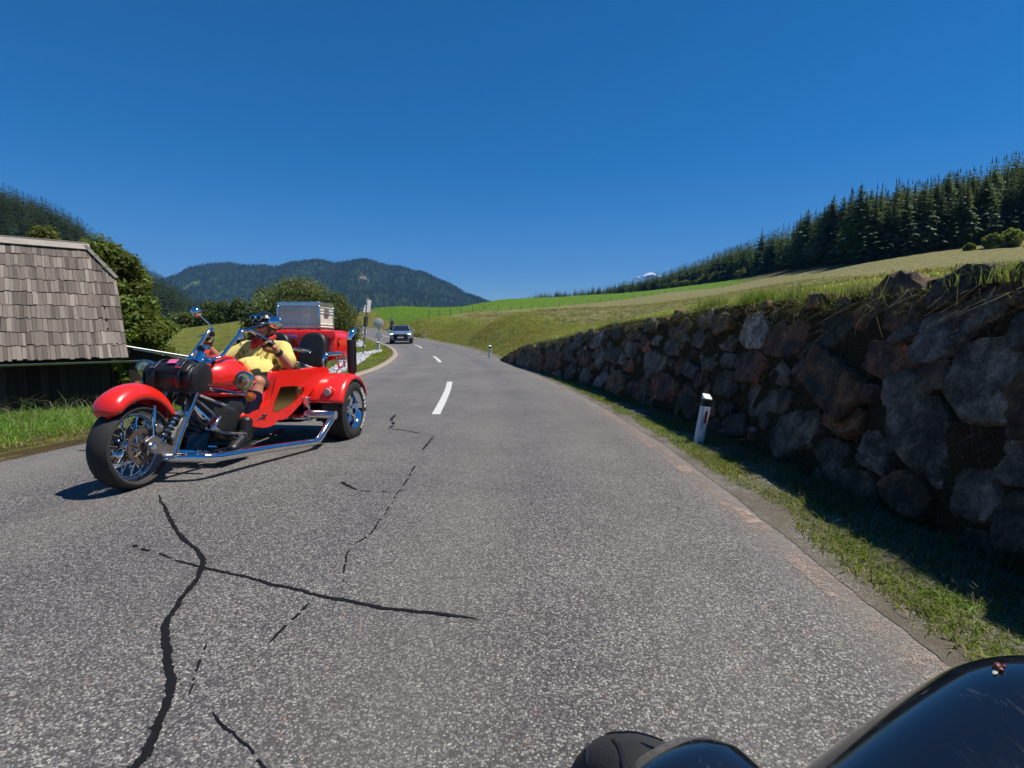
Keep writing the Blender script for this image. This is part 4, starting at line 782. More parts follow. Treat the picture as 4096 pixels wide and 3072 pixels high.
# mountain wood: clearings and the far side stay bare
wgt = np.clip(1 - clear - rock, 0, 1) * (um < 1.06) * (.4 + um)
Pm = grid_sample(Gm, Zm, 30000, 3, wgt); Pm[:, 2] -= 3
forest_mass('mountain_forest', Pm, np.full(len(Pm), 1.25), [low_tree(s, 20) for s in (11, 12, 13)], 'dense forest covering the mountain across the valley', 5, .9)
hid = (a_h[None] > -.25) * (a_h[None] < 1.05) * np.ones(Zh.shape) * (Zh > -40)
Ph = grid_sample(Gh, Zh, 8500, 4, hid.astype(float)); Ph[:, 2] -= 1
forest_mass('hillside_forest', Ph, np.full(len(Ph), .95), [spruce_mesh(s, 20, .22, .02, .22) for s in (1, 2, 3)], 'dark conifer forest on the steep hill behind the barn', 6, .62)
# conifers above the hay meadow: trunk and crown each, meshes shared
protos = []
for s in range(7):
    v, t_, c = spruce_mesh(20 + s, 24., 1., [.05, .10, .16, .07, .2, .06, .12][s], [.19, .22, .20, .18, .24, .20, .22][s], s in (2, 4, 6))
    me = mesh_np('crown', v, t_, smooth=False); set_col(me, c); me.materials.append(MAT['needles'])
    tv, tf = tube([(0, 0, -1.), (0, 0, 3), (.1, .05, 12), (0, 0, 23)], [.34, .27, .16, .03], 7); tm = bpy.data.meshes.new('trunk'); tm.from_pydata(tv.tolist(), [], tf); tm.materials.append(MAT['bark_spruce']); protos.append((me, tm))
rt = np.random.default_rng(77)
EDGE_T = np.array([(330, 120), (233.5, 190), (186, 195), (158, 197), (131, 202), (146, 250), (160, 300), (180, 420), (171, 500), (143, 560), (100, 600), (60, 640)], float)
eth = np.degrees(np.arctan2(EDGE_T[:, 0], EDGE_T[:, 1])); er_ = np.linalg.norm(EDGE_T, axis=1); od = np.argsort(eth); eth, er_ = eth[od], er_[od]
cand = []
for k in range(1300):
    th_ = rt.uniform(5.0, 46.5) if k % 3 else rt.uniform(24, 46.5); rr_ = np.interp(th_, eth, er_) + np.abs(rt.normal(0, 1)) * (38 + 8 * (k % 4)); x, y = rr_ * math.sin(R(th_)), rr_ * math.cos(R(th_))
    if all((x - a) ** 2 + (y - b) ** 2 > (3.4 if rr_ < 300 else 4.5) ** 2 for a, b, _ in cand): cand.append((x, y, rr_))
for k in range(42):   # the first row, evenly along the edge
    th_ = 24.5 + k * .52 + rt.normal(0, .12); rr_ = np.interp(th_, eth, er_) + rt.uniform(1, 7); cand.append((rr_ * math.sin(R(th_)), rr_ * math.cos(R(th_)), rr_ - 400))
cand.sort(key=lambda c: c[2]); cand_i = cand[:285]; cand_s = cand[285:]
zz = hill_z(np.array([(c[0], c[1]) for c in cand_i]))
for (x, y, rr_), z in zip(cand_i, zz):
    j = int(rt.integers(0, 7)); thd_ = math.degrees(math.atan2(x, y)); s = rt.uniform(.66, 1.12) * np.interp(thd_, [6, 12, 16, 21, 25, 30, 36, 38], [.55, .65, .85, 1.2, 1.3, 1.15, 1.1, 1.]); o = tag(empty('conifer_tree', (x, y, z - .3), rt.uniform(0, 6.28)), 'dark conifer standing in the wood above the hay meadow', 'tree', 'conifers above the hay meadow'); o.scale = (s * rt.uniform(.85, 1.15), s, s * rt.uniform(.92, 1.1))
    for nm, me in (('crown', protos[j][0]), ('trunk', protos[j][1])):
        q = bpy.data.objects.new(nm, me); COL.objects.link(q); q.parent = o
bx_ = [(c[0], c[1]) for c in cand_s]
for k in range(2600):
    th_ = rt.uniform(4.6, 48) if k % 2 else rt.uniform(4.6, 24); rr_ = np.interp(th_, eth, er_) + (rt.uniform(60, 210) if k % 2 else rt.uniform(0, 110)); bx_.append((rr_ * math.sin(R(th_)), rr_ * math.cos(R(th_))))
for k in range(150): bx_.append((22 + 54 * rt.random(), 680 + rt.uniform(0, 60)))
bx_ = np.array(bx_); far = np.c_[bx_, hill_z(bx_) - .5]; clump = far[:, 1] > 655; far[clump, 2] = 32 + 6 * np.sin((far[clump, 0] - 22) / 54 * 3.14)
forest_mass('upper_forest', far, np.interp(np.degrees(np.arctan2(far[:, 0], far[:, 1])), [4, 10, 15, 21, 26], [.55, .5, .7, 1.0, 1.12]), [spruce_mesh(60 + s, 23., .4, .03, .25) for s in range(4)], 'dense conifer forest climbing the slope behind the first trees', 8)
# broad-leaved trees and bushes --------------------------------
def leaf_cloud(centres, radii, n, size, base, seed, var=.3, fold=.25, squash=.8, hollow=.55, elong=1.6):
    """leaves on the shells of many small clumps"""
    r = np.random.default_rng(seed); centres = np.asarray(centres, float); radii = np.asarray(radii, float); w = radii ** 2; k = r.choice(len(centres), n, p=w / w.sum())
    D = r.normal(size=(n, 3)); D /= np.linalg.norm(D, axis=1)[:, None]; rad = radii[k] * (hollow + (1 - hollow) * r.random(n) ** .6) * r.uniform(.8, 1.2, n)
    P = centres[k] + D * rad[:, None] * np.array([1, 1, squash])
    N = D * .7 + r.normal(0, .55, (n, 3)) + np.array([0, 0, .35]); N /= np.linalg.norm(N, axis=1)[:, None]; U = np.cross(N, r.normal(size=(n, 3))); U /= np.linalg.norm(U, axis=1)[:, None] + 1e-9; W = np.cross(N, U)
    s = (size * r.uniform(.6, 1.3, n))[:, None]
    V = np.stack([P - U * s * elong * .5, P + W * s * .5 + N * s * fold, P + U * s * elong * .5 - N * s * .15, P - W * s * .5 + N * s * fold], 1).reshape(-1, 3)
    q = np.arange(n)[:, None] * 4; Fq = np.concatenate([q + np.array([[0, 1, 2]]), q + np.array([[0, 2, 3]])])
    tone = (1 + r.normal(0, var, len(centres)))[k] * (1 + r.normal(0, .18, n)); C = np.clip(np.array(base)[None] * tone[:, None] * (1 + r.normal(0, .06, (n, 3))), .004, 1)
    return V, Fq, np.repeat(C, 4, 0)
def broadleaf(name, loc, H, rx, ry, n, size, base, seed, lab, cat='tree', group=None, mat='leaves', trunk=.22, bark='bark_grey', nl=46, lowf=.12, clump=.2, var=.28, rz=0., hollow=.5):
    r = np.random.default_rng(seed); root = tag(empty(name, loc, rz), lab, cat, group); tk = MB(); cs = []; rad = []
    tk.add(*tube([(0, 0, -.4), (.03, 0, H * .2), (.06 * rx, .03, H * .45), (0, .05, H * .7)], [trunk, trunk * .8, trunk * .5, trunk * .2], 9))
    for k in range(nl):
        f = (k + .5) / nl; a = k * 2.39996 + r.normal(0, .3); zc = H * (lowf + (1 - lowf) * (f * .93)); env = math.sin(math.pi * min(1, (f * .86 + .14))) ** .6
        q = r.uniform(.45, 1.0) ** .6; x, y = rx * env * q * math.cos(a), ry * env * q * math.sin(a); c_ = np.array([x, y, zc + r.normal(0, H * .03)]); cs.append(c_); rad.append(min(rx, ry, H * .5) * clump * r.uniform(.8, 1.7))
        if k % 2 == 0:
            s0 = np.array([0, 0, max(H * .12, zc * .55)]); tk.add(*tube([s0, s0 * .5 + c_ * .5 + np.array([0, 0, H * .03]), c_], [trunk * .32, trunk * .18, trunk * .05], 6))
    V, Fq, C = leaf_cloud(cs, rad, n, size, base, seed + 1, var, hollow=hollow); me = mesh_np('crown', V, Fq, smooth=False); set_col(me, C)
    new_obj('crown', me, MAT[mat], root); tk.obj('trunk', MAT[bark], root); return root
def zl(x, y): return float(left_z([(x, y)])[0])
broadleaf('chestnut_tree', (-17.2, 22.5, zl(-17.2, 22.5)), 5.9, 2.15, 1.9, 24000, .15, (.115, .15, .026), 201, 'large leafy green tree rising behind the barn roof', nl=70, clump=.26, lowf=.1, trunk=.3)
broadleaf('chestnut_tree', (-13.6, 19.6, zl(-13.6, 19.6)), 3.1, .75, .75, 7000, .12, (.10, .135, .022), 203, 'smaller bright green tree beside the tin lean-to roof', nl=40, clump=.34, lowf=.05, trunk=.14)
broadleaf('chestnut_tree', (-21.3, 24.5, zl(-21.3, 24.5)), 7.1, 1.1, 1.1, 7000, .16, (.10, .10, .022), 205, 'olive treetop peeking over the left end of the barn ridge', nl=36, clump=.34, lowf=.35, trunk=.25)
broadleaf('shrub_tree', (-17.0, 42.0, zl(-17, 42)), 5.2, 3.3, 2.4, 14000, .13, (.13, .15, .055), 211, 'tall pale green shrub behind the aluminium box', nl=50, clump=.3, lowf=.05, trunk=.1, hollow=.3)
broadleaf('shrub_tree', (-13.6, 40.5, zl(-13.6, 40.5)), 3.9, 1.6, 1.6, 9000, .12, (.085, .10, .035), 213, 'dense olive shrub right of the aluminium box', nl=36, clump=.36, lowf=.02, trunk=.08)
broadleaf('shrub_tree', (-21.8, 47, zl(-21.8, 47)), 4.6, 2.0, 1.8, 6500, .14, (.17, .19, .13), 215, 'thin silvery shrub left behind the rider\'s helmet', nl=34, clump=.32, lowf=.05, trunk=.07, hollow=.2)
ORD = ['first', 'second', 'third', 'fourth', 'fifth', 'sixth', 'seventh', 'eighth', 'ninth']
# valley trees peeping over the meadow
for k, (x, y, h_) in enumerate([(-66, 128, 6.5), (-72, 132, 7.5), (-77, 135, 9.5), (-82, 132, 8), (-62, 132, 4.5), (-88, 138, 11)]):
    broadleaf('valley_tree', (x, y, zl(x, y) - 1), h_, h_ * .42, h_ * .4, 1300, .6, (.05, .075, .028), 230 + k, f'{ORD[[2, 3, 4, 1, 5, 0][k]]} dark round tree from the left beyond the left meadow crest', 'tree', 'trees beyond the left meadow', nl=20, clump=.4, trunk=.2)
def hz(x, y): return float(hill_z([(x, y)])[0])
for k, (th_, rr_, h_, w_) in enumerate([(42.9, 247, 6.5, 2.9), (41.8, 245, 5.0, 2.3), (40.5, 243, 2.2, 1.3), (44.6, 249, 6.5, 3.0)]):
    x, y = rr_ * math.sin(R(th_)), rr_ * math.cos(R(th_)); broadleaf('field_bush', (x, y, hz(x, y) - .3), h_, w_, w_ * .8, 1500, .62, (.16, .19, .03), 250 + k, ['largest bright yellow green bush at the edge of the dark wood', 'bright green bush left of the largest one at the wood edge', 'small low bright bush at the meadow rim', 'bright bush at the far right of the wood edge'][k], 'bush', None, nl=18, clump=.42, lowf=.0, trunk=.12)
for k in range(9):
    th_ = 16.2 + k * .95 + rt.normal(0, .15); rr_ = np.interp(th_, eth, er_) - 8; x, y = rr_ * math.sin(R(th_)), rr_ * math.cos(R(th_)); h_ = rt.uniform(4, 8); broadleaf('hedge_bush', (x, y, hz(x, y) - .3), h_, h_ * .85, h_ * .6, 700, 1.0, (.06, .085, .03), 270 + k, f'{ORD[k]} olive bush from the left in the hedge topping the hay meadow', 'bush', 'hedge bushes along the top of the meadow', nl=16, clump=.45, lowf=.0, trunk=.15)
# ------------------------------------------------------------------ red three-wheeler (x ahead, y to its left, z up)
simple('red_gloss', (.72, .018, .010), .28, 0, .7, .10, 14); simple('chrome', (.80, .80, .82), .07, 1., 0, .03, 20); simple('bronze_mirror', (.62, .44, .20), .12, 1., 0, .05, 12)
simple('black_leather', (.012, .012, .013), .42, 0, 0, .3, 25, .5); simple('black_plastic', (.014, .014, .015), .45, 0, 0, .2, 20); simple('gloss_black', (.008, .008, .009), .12, 0, .6, .2, 10); simple('dark_metal', (.07, .055, .055), .35, .8, 0, .3, 20); simple('cast_metal', (.33, .31, .29), .38, .9, 0, .25, 25, .2)
simple('rusty_metal', (.16, .12, .095), .5, .7, 0, .3, 30); simple('white_rubber', (.62, .62, .60), .6); simple('blue_print', (.16, .34, .80), .35); simple('pink_patch', (.62, .10, .25), .6); simple('amber', (.62, .17, .015), .15, 0, .5, .1, 60); simple('reflector_grey', (.5, .48, .46), .25, .2, 0, .1, 80)
t = NT('tyre_rubber'); P = t.pos(True); nz = t.noise(P, 18, 5, .7); MAT['tyre_rubber'] = t.bsdf(t.mix(nz, (.014, .014, .015), (.045, .042, .04)), .72, 0, t.bump(t.noise(P, 90, 3), .3, .004), .3)
t = NT('lamp_glass'); P = t.pos(True); wv = t.n('TexWave', Scale=26.0, Distortion=1.5); t.set(wv.inputs[0], P); MAT['lamp_glass'] = t.bsdf(t.mix(wv.outputs[0], (.50, .36, .16), (.85, .70, .42)), .08, .75, t.bump(wv.outputs[0], .35, .01), .6, .6)
trike = tag(empty('motor_trike', (-2.65, 6.05, 0)), 'shiny red three-wheeled motor trike with chrome handlebar, coming towards us', 'trike'); trike.rotation_euler = (0, -math.atan(.06 / 2.24), R(-96)); trike.rotation_mode = 'XYZ'
def part(name, shapes, mat, parent=trike, **kw):
    mb = MB()
    for V, F in shapes: mb.add(V, F)
    return mb.obj(name, MAT[mat], parent, **kw)
def solid(o, th): m = o.modifiers.new('solid', 'SOLIDIFY'); m.thickness = th; m.offset = 0; return o
def rotx(P, c, a, ax): return (np.asarray(P) - c) @ np.array(Matrix.Rotation(a, 3, ax)).T + c
def mirror(V): W = np.array(V, float); W[:, 1] *= -1; return W
# --- front wheel
fc = np.array([2.17, 0, .318])
fw = part('front_wheel', [lathe([(.248, -.055), (.264, -.066), (.266, -.056), (.252, -.044), (.237, -.03), (.234, 0), (.237, .03), (.252, .044), (.266, .056), (.264, .066), (.248, .055), (.227, .03), (.224, 0), (.227, -.03), (.248, -.055)], 48, 'Y', fc), lathe([(.0, -.075), (.035, -.075), (.04, -.05), (.03, -.03), (.03, .03), (.04, .05), (.035, .075), (0, .075)], 16, 'Y', fc)], 'chrome')
tp = [(.256, -.05), (.268, -.076), (.285, -.088), (.303, -.08), (.315, -.054), (.321, -.02), (.322, 0)]; tp = tp + [(r_, -h_) for r_, h_ in tp[-2::-1]]
part('tyre', [lathe(tp, 56, 'Y', fc)], 'tyre_rubber', fw)
sp = None
for k in range(32):
    a = 2 * math.pi * k / 32; sd = 1 if k % 2 else -1; tw = .5 * (1 if (k // 2) % 2 else -1)
    if sp is None: V, F = tube([(0, 0, .0), (0, 0, 1.)], .0035, 5); m_ = bpy.data.meshes.new('spoke'); m_.from_pydata(V.tolist(), [], F); m_.materials.append(MAT['chrome']); sp = m_
    p0 = fc + np.array([.036 * math.cos(a + tw), sd * .05, .036 * math.sin(a + tw)]); p1 = fc + np.array([.236 * math.cos(a), sd * .012, .236 * math.sin(a)]); o = bpy.data.objects.new('spoke', sp); COL.objects.link(o); o.parent = fw; d = Vector(p1 - p0); o.location = p0; o.rotation_euler = d.to_track_quat('Z', 'Y').to_euler(); o.scale = (1, 1, d.length)
for s in (1, -1):
    part('brake_disc', [lathe([(.098, s * .082), (.135, s * .082), (.135, s * .088), (.098, s * .088), (.098, s * .082)], 36, 'Y', fc), lathe([(.03, s * .086), (.05, s * .084), (.05, s * .087), (.03, s * .092), (.03, s * .086)], 14, 'Y', fc)] + [tube([fc + np.array([.045 * math.cos(a), s * .087, .045 * math.sin(a)]), fc + np.array([.105 * math.cos(a + .3), s * .086, .105 * math.sin(a + .3)])], .011, 6) for a in np.arange(6) * 1.047], 'rusty_metal', fw)
part('brake_caliper', [box((2.04, .10, .42), (.11, .05, .06), (0, -.7, 0))], 'cast_metal', fw, bevel=.012)
# --- front fender: bulbous shell over the wheel
rings = []
for th_ in np.linspace(R(46), R(158), 22):
    f = (th_ - R(46)) / R(112); hw = .112 * min(1, (f + .012) / .10) ** .55 * (1 if f < .9 else 1 - (f - .9) * 1.2); hc = (.078 + .04 * math.sin(f * math.pi)) * min(1, (f + .02) / .14) ** .5; re = .335 + .02 * math.sin(f * math.pi)
    ring = []
    for b in np.linspace(-math.pi / 2, math.pi / 2, 15):
        y = hw * math.sin(b); r_ = re + hc * math.cos(b) ** .75 if abs(math.cos(b)) > 1e-6 else re; ring.append(fc + np.array([r_ * math.cos(th_), y, r_ * math.sin(th_)]))
    rings.append(np.array(ring))
V = np.concatenate(rings); F = [(i * 15 + j, i * 15 + j + 1, (i + 1) * 15 + j + 1, (i + 1) * 15 + j) for i in range(21) for j in range(14)]
solid(part('front_fender', [(V, F)], 'red_gloss', auto=60), .008)
part('fender_stay', [tube([(2.11, .135, .34), (2.10, .135, .52), (2.06, .11, .61)], .011, 8)] + [tube([(2.11, -.135, .34), (2.10, -.135, .52), (2.06, -.11, .61)], .011, 8)], 'chrome')
# --- leading-link front end
for s in (1, -1):
    pl = [(2.19, .36), (2.16, .27), (2.08, .25), (1.99, .18), (1.93, .165), (1.88, .20), (1.90, .27), (1.97, .275), (2.05, .335), (2.12, .385)]
    V = np.array([[x, s * .13, z] for x, z in pl] + [[x, s * .155, z] for x, z in pl]); n = len(pl); part('link_arm', [(V, [tuple(range(n)), tuple(range(2 * n - 1, n - 1, -1))] + [(i, (i + 1) % n, n + (i + 1) % n, n + i) for i in range(n)])], 'cast_metal', bevel=.006, smooth=True)
    part('axle_nut', [lathe([(0, s * .16), (.03, s * .16), (.03, s * .18), (.018, s * .19), (0, s * .19)], 10, 'Y', fc)], 'chrome')
    hx = [np.array([2.06, s * .15, .33]) + np.array([-.20, 0, .21]) * q + .032 * (math.cos(q * 46) * np.array([.66, 0, .75]) + math.sin(q * 46) * np.array([0, 1, 0])) for q in np.linspace(.12, .92, 90)]
    sh = part('shock_absorber', [tube([(2.06, s * .15, .33), (1.96, s * .15, .445), (1.86, s * .15, .54)], [.02, .022, .016], 10)], 'chrome'); part('spring', [tube(hx, .0075, 6)], 'black_plastic', sh)
    part('fork_leg', [tube([(1.93, s * .135, .20), (1.80, s * .13, .42), (1.66, s * .115, .60), (1.50, s * .11, .86)], [.030, .032, .03, .026], 12, sm=5)], 'chrome')
    part('fork_plate', [(np.array([[x, s * .140 + d, z] for d in (0, s * .014) for x, z in ((1.96, .20), (1.90, .20), (1.83, .36), (1.77, .50), (1.80, .50), (1.88, .40))]), [(0, 1, 2, 3, 4, 5), (11, 10, 9, 8, 7, 6)] + [(i, (i + 1) % 6, 6 + (i + 1) % 6, 6 + i) for i in range(6)])], 'cast_metal', bevel=.005)
part('steering_head', [tube([(1.66, 0, .58), (1.36, 0, 1.0)], .042, 14), box((1.58, 0, .70), (.05, .30, .035), (0, .6, 0)), box((1.42, 0, .92), (.06, .30, .035), (0, .6, 0))], 'chrome')
part('front_frame', [tube([(1.93, s * .12, .17), (1.55, s * .16, .13), (1.0, s * .22, .13), (.5, s * .25, .16)], .024, 10) for s in (1, -1)] + [tube([(1.6, s * .02, .6), (1.4, s * .1, .36), (1.15, s * .2, .14)], .026, 10) for s in (1, -1)] + [tube([(1.25, -.24, .13), (1.25, .24, .13)], .02, 8), tube([(1.55, -.3, .14), (1.55, .3, .14)], .02, 8), tube([(1.75, -.32, .15), (1.75, .32, .15)], .02, 8)], 'chrome')
part('skid_plate', [box((1.42, 0, .30), (.015, .20, .42), (0, -.42, 0))], 'gloss_black'); part('foot_pedal', [box((1.52, .2, .40), (.16, .075, .03), (0, .75, 0))], 'chrome', bevel=.01); part('pedal_arm', [tube([(1.56, .2, .36), (1.44, .24, .30), (1.22, .30, .25)], .013, 8), tube([(1.62, .12, .62), (1.54, .17, .52), (1.46, .2, .44)], .011, 8), tube([(1.6, .1, .66), (1.46, .24, .56), (1.38, .30, .50)], .014, 8)], 'cast_metal')
part('cable_bundle', [tube([(1.62, s * .05, .66), (1.66, s * .1, .54), (1.56, s * .12, .40), (1.4, s * .1, .30)], .012, 6, sm=4) for s in (1, .3, -1)], 'black_plastic')
# --- side rails
for s in (1, -1):
    part('side_rail', [tube([(2.0, s * .14, .195), (1.98, s * .30, .195), (1.94, s * .42, .19), (1.85, s * .47, .175), (1.3, s * .592, .14), (.74, s * .716, .095), (.67, s * .732, .105), (.46, s * .785, .30)], .036, 14)], 'chrome')
    part('rail_bracket', [tube([(.46, s * .83, .335), (.47, s * .50, .345)], .046, 14), tube([(.52, s * .52, .315), (.54, s * .18, .325)], .03, 12)], 'chrome')
    part('step_plate', [box((.47, s * .52, .40), (.05, .07, .26), (0, .1, 0))], 'chrome', bevel=.01)
    part('foot_board', [box((1.34, s * .27, .135), (.40, .15, .018))], 'black_plastic', bevel=.006)
# --- tank / nose
def loft(sec, n=20, pw=2.3, axis='x', cap=True):
    """sections (x, zc, half width, half height[, yc])"""
    rings = []
    for q in sec:
        x, zc, hw, hh = q[:4]; yc = q[4] if len(q) > 4 else 0; r_ = []
        for a in np.linspace(0, 2 * math.pi, n, endpoint=False):
            ca, sa = math.cos(a), math.sin(a); r_.append((x, yc + hw * math.copysign(abs(ca) ** (2 / pw), ca), zc + hh * math.copysign(abs(sa) ** (2 / pw), sa)))
        rings.append(np.array(r_))
    return ring_skin(rings, cap)
tank = part('tank', [loft([(1.50, .78, .05, .05), (1.47, .78, .13, .10), (1.38, .785, .205, .15), (1.24, .785, .245, .175), (1.05, .775, .235, .18), (.90, .76, .19, .165), (.84, .75, .14, .13)], 28)], 'red_gloss')
part('tank_ridge', [loft([(1.36, .94, .03, .012), (1.2, .965, .075, .022), (1.0, .955, .07, .022), (.9, .92, .03, .012)], 14)], 'red_gloss', tank)
part('lower_cowl', [loft([(1.42, .645, .08, .02), (1.32, .635, .2, .035), (1.15, .62, .25, .04), (1.0, .60, .25, .04)], 20)], 'red_gloss')
part('dark_void_block', [loft([(1.36, .40, .10, .18), (1.25, .40, .20, .22), (.95, .40, .26, .2)], 16, 5)], 'black_plastic')  # black block added as the dark void under the tank, shade given by colour
em = text_mesh('BOOM', .05, .002, 0, .001); o = new_obj('tank_emblem', em, MAT['black_plastic'], tank); o.location = (1.23, .247, .735); o.rotation_euler = (R(90), 0, R(180))
part('tank_crest', [(np.array([(1.22 + x, .243 + .004, .78 + z) for x, z in ((-.03, 0), (.0, .035), (.028, .005), (.012, 0), (.0, .012), (-.012, -.004))]), [(0, 1, 2, 3, 4, 5)])], 'black_plastic', tank)
# --- body tub
def taper(o, s):
    for v in o.data.vertices: v.co.y += s * (.70 - v.co.x) * .27
    return o
def extrude(poly, y0, y1):
    n = len(poly); V = np.array([[x, y0, z] for x, z in poly] + [[x, y1, z] for x, z in poly]); return V, [tuple(range(n)), tuple(range(2 * n - 1, n - 1, -1))] + [(i, n + i, n + (i + 1) % n, (i + 1) % n)[::-1] for i in range(n)]
side = smooth_path([(1.17, .36), (1.10, .32), (1.0, .295), (.90, .30), (.84, .34), (.77, .34), (.70, .36), (.58, .44), (.44, .54), (.33, .62), (.20, .665), (.12, .70), (.12, .80), (.24, .815), (.42, .80), (.60, .805), (.76, .81), (.80, .795), (.83, .72), (.87, .60), (.93, .50), (1.02, .455), (1.12, .435), (1.17, .41)], 3)
for s in (1, -1):
    b = taper(part('body_side', [extrude(side, s * .33, s * .43)], 'red_gloss', bevel=.03, auto=50), s)
    pan = smooth_path([(.79, .655), (.66, .655), (.50, .635), (.475, .61), (.53, .55), (.66, .48), (.78, .435), (.87, .425), (.885, .45), (.86, .53)], 3)
    taper(part('mirror_panel', [extrude(pan, s * .425, s * .4345)], 'bronze_mirror', b, bevel=.002), s)
    taper(part('trim_handle', [ball((1.0, s * .44, .40), (.022, .016, .016)), tube([(1.0, s * .44, .40), (1.12, s * .42, .34), (1.2, s * .38, .30)], .007, 6)], 'black_plastic', b), s)
part('seat_box', [loft([(.44, .60, .335, .19), (.40, .60, .335, .2), (.1, .58, .335, .21), (-.30, .60, .335, .22)], 24, 6)], 'red_gloss')
part('tub_floor', [box((.78, 0, .30), (.75, .50, .03))], 'black_plastic', bevel=.01)
part('engine', [loft([(.30, .36, .30, .10), (.1, .36, .38, .17), (-.4, .38, .40, .2), (-.75, .40, .3, .16)], 16, 4), tube([(0, -.62, .34), (0, .62, .34)], .05, 12), box((-.1, .48, .42), (.40, .10, .42)), box((-.1, -.48, .42), (.40, .10, .42))], 'black_plastic')
for s in (1, -1): part('heat_panel', [extrude([(.40, .50), (.34, .60), (.14, .68), (.10, .45), (.2, .28), (.34, .30)], s * .47, s * .50)], 'gloss_black', bevel=.01)
# --- seats
def cushion(name, c, s, mat='black_leather', rot=0., parent=trike, pw=4.2):
    V, F = loft([(-.5, 0, .40, .40), (-.46, 0, .47, .47), (-.3, 0, .5, .5), (.3, 0, .5, .5), (.46, 0, .47, .47), (.5, 0, .40, .40)], 28, pw); V = V * np.array(s); V = V @ np.array(Matrix.Rotation(rot, 3, 'Y')).T + np.array(c); return part(name, [(V, F)], mat, parent, auto=70)
cushion('driver_seat', (.60, 0, .46), (.50, .56, .16)); cushion('driver_backrest', (.33, 0, .72), (.14, .54, .50), rot=-.25)
cushion('passenger_seat', (.14, .04, .795), (.34, .74, .09)); 
for yc in (.29, -.17):
    bk = cushion('passenger_backrest', (-.17, yc, .99), (.13, .33, .46), rot=-.22, pw=3.0)
# --- bars round the passengers
part('passenger_bar', [tube([(.14, .02, 1.045), (.14, .40, 1.005)], .026, 12)], 'chrome')
part('belt_rod', [tube([(.30, .10, .96), (.14, .30, .86), (.04, .46, .79)], [.010, .014, .012], 8)], 'cast_metal')
for s in (1, -1):
    part('arm_rest', [tube([(-.03, s * .475, .80), (-.03, s * .48, .90), (-.05, s * .485, .945), (-.12, s * .49, .97), (-.42, s * .50, .975)], [.026, .028, .03, .03, .028], 12, sm=4)], 'chrome')
    part('luggage_loop', [tube([(-.30, s * .50, .965), (-.33, s * .52, .80), (-.50, s * .52, .81), (-.48, s * .50, .965)], .012, 8), tube([(-.32, s * .51, .885), (-.49, s * .51, .89)], .009, 8)], 'chrome')
# --- red trunk
trunk = part('trunk_box', [loft([(-.25, 1.03, .44, .12), (-.26, 1.05, .455, .17), (-.32, 1.055, .46, .185), (-.70, 1.055, .46, .185), (-.76, 1.05, .44, .16)], 28, 7)], 'red_gloss', auto=40); trunk.location = (0, .05, 0)
part('trunk_lid', [loft([(-.245, 1.185, .44, .045), (-.26, 1.19, .468, .06), (-.30, 1.20, .40, .062), (-.70, 1.20, .40, .062), (-.77, 1.19, .46, .05)], 28, 7)], 'red_gloss', trunk, auto=40)
part('trunk_latch', [box((-.34, .475, 1.15), (.05, .012, .018)), box((-.33, .472, 1.08), (.02, .016, .05))], 'dark_metal', trunk, bevel=.003)
em = text_mesh('BOOM', .058, .002, 0, .0015); o = new_obj('trunk_lettering', em, MAT['blue_print'], trunk); o.location = (-.243, -.10, 1.172); o.rotation_euler = (R(90), 0, R(90))
part('trunk_crest', [(np.array([(-.242, -.10 + y, 1.206 + z) for y, z in ((-.03, .012), (-.006, .0), (.012, .018), (.04, .03), (.02, .006), (.0, -.014), (-.018, .0))]), [(0, 1, 2, 3, 4, 5, 6)])], 'blue_print', trunk)
part('trunk_rack', [box((-.5, y, 1.262), (.46, .03, .012)) for y in (-.25, .0, .25)], 'dark_metal', trunk)
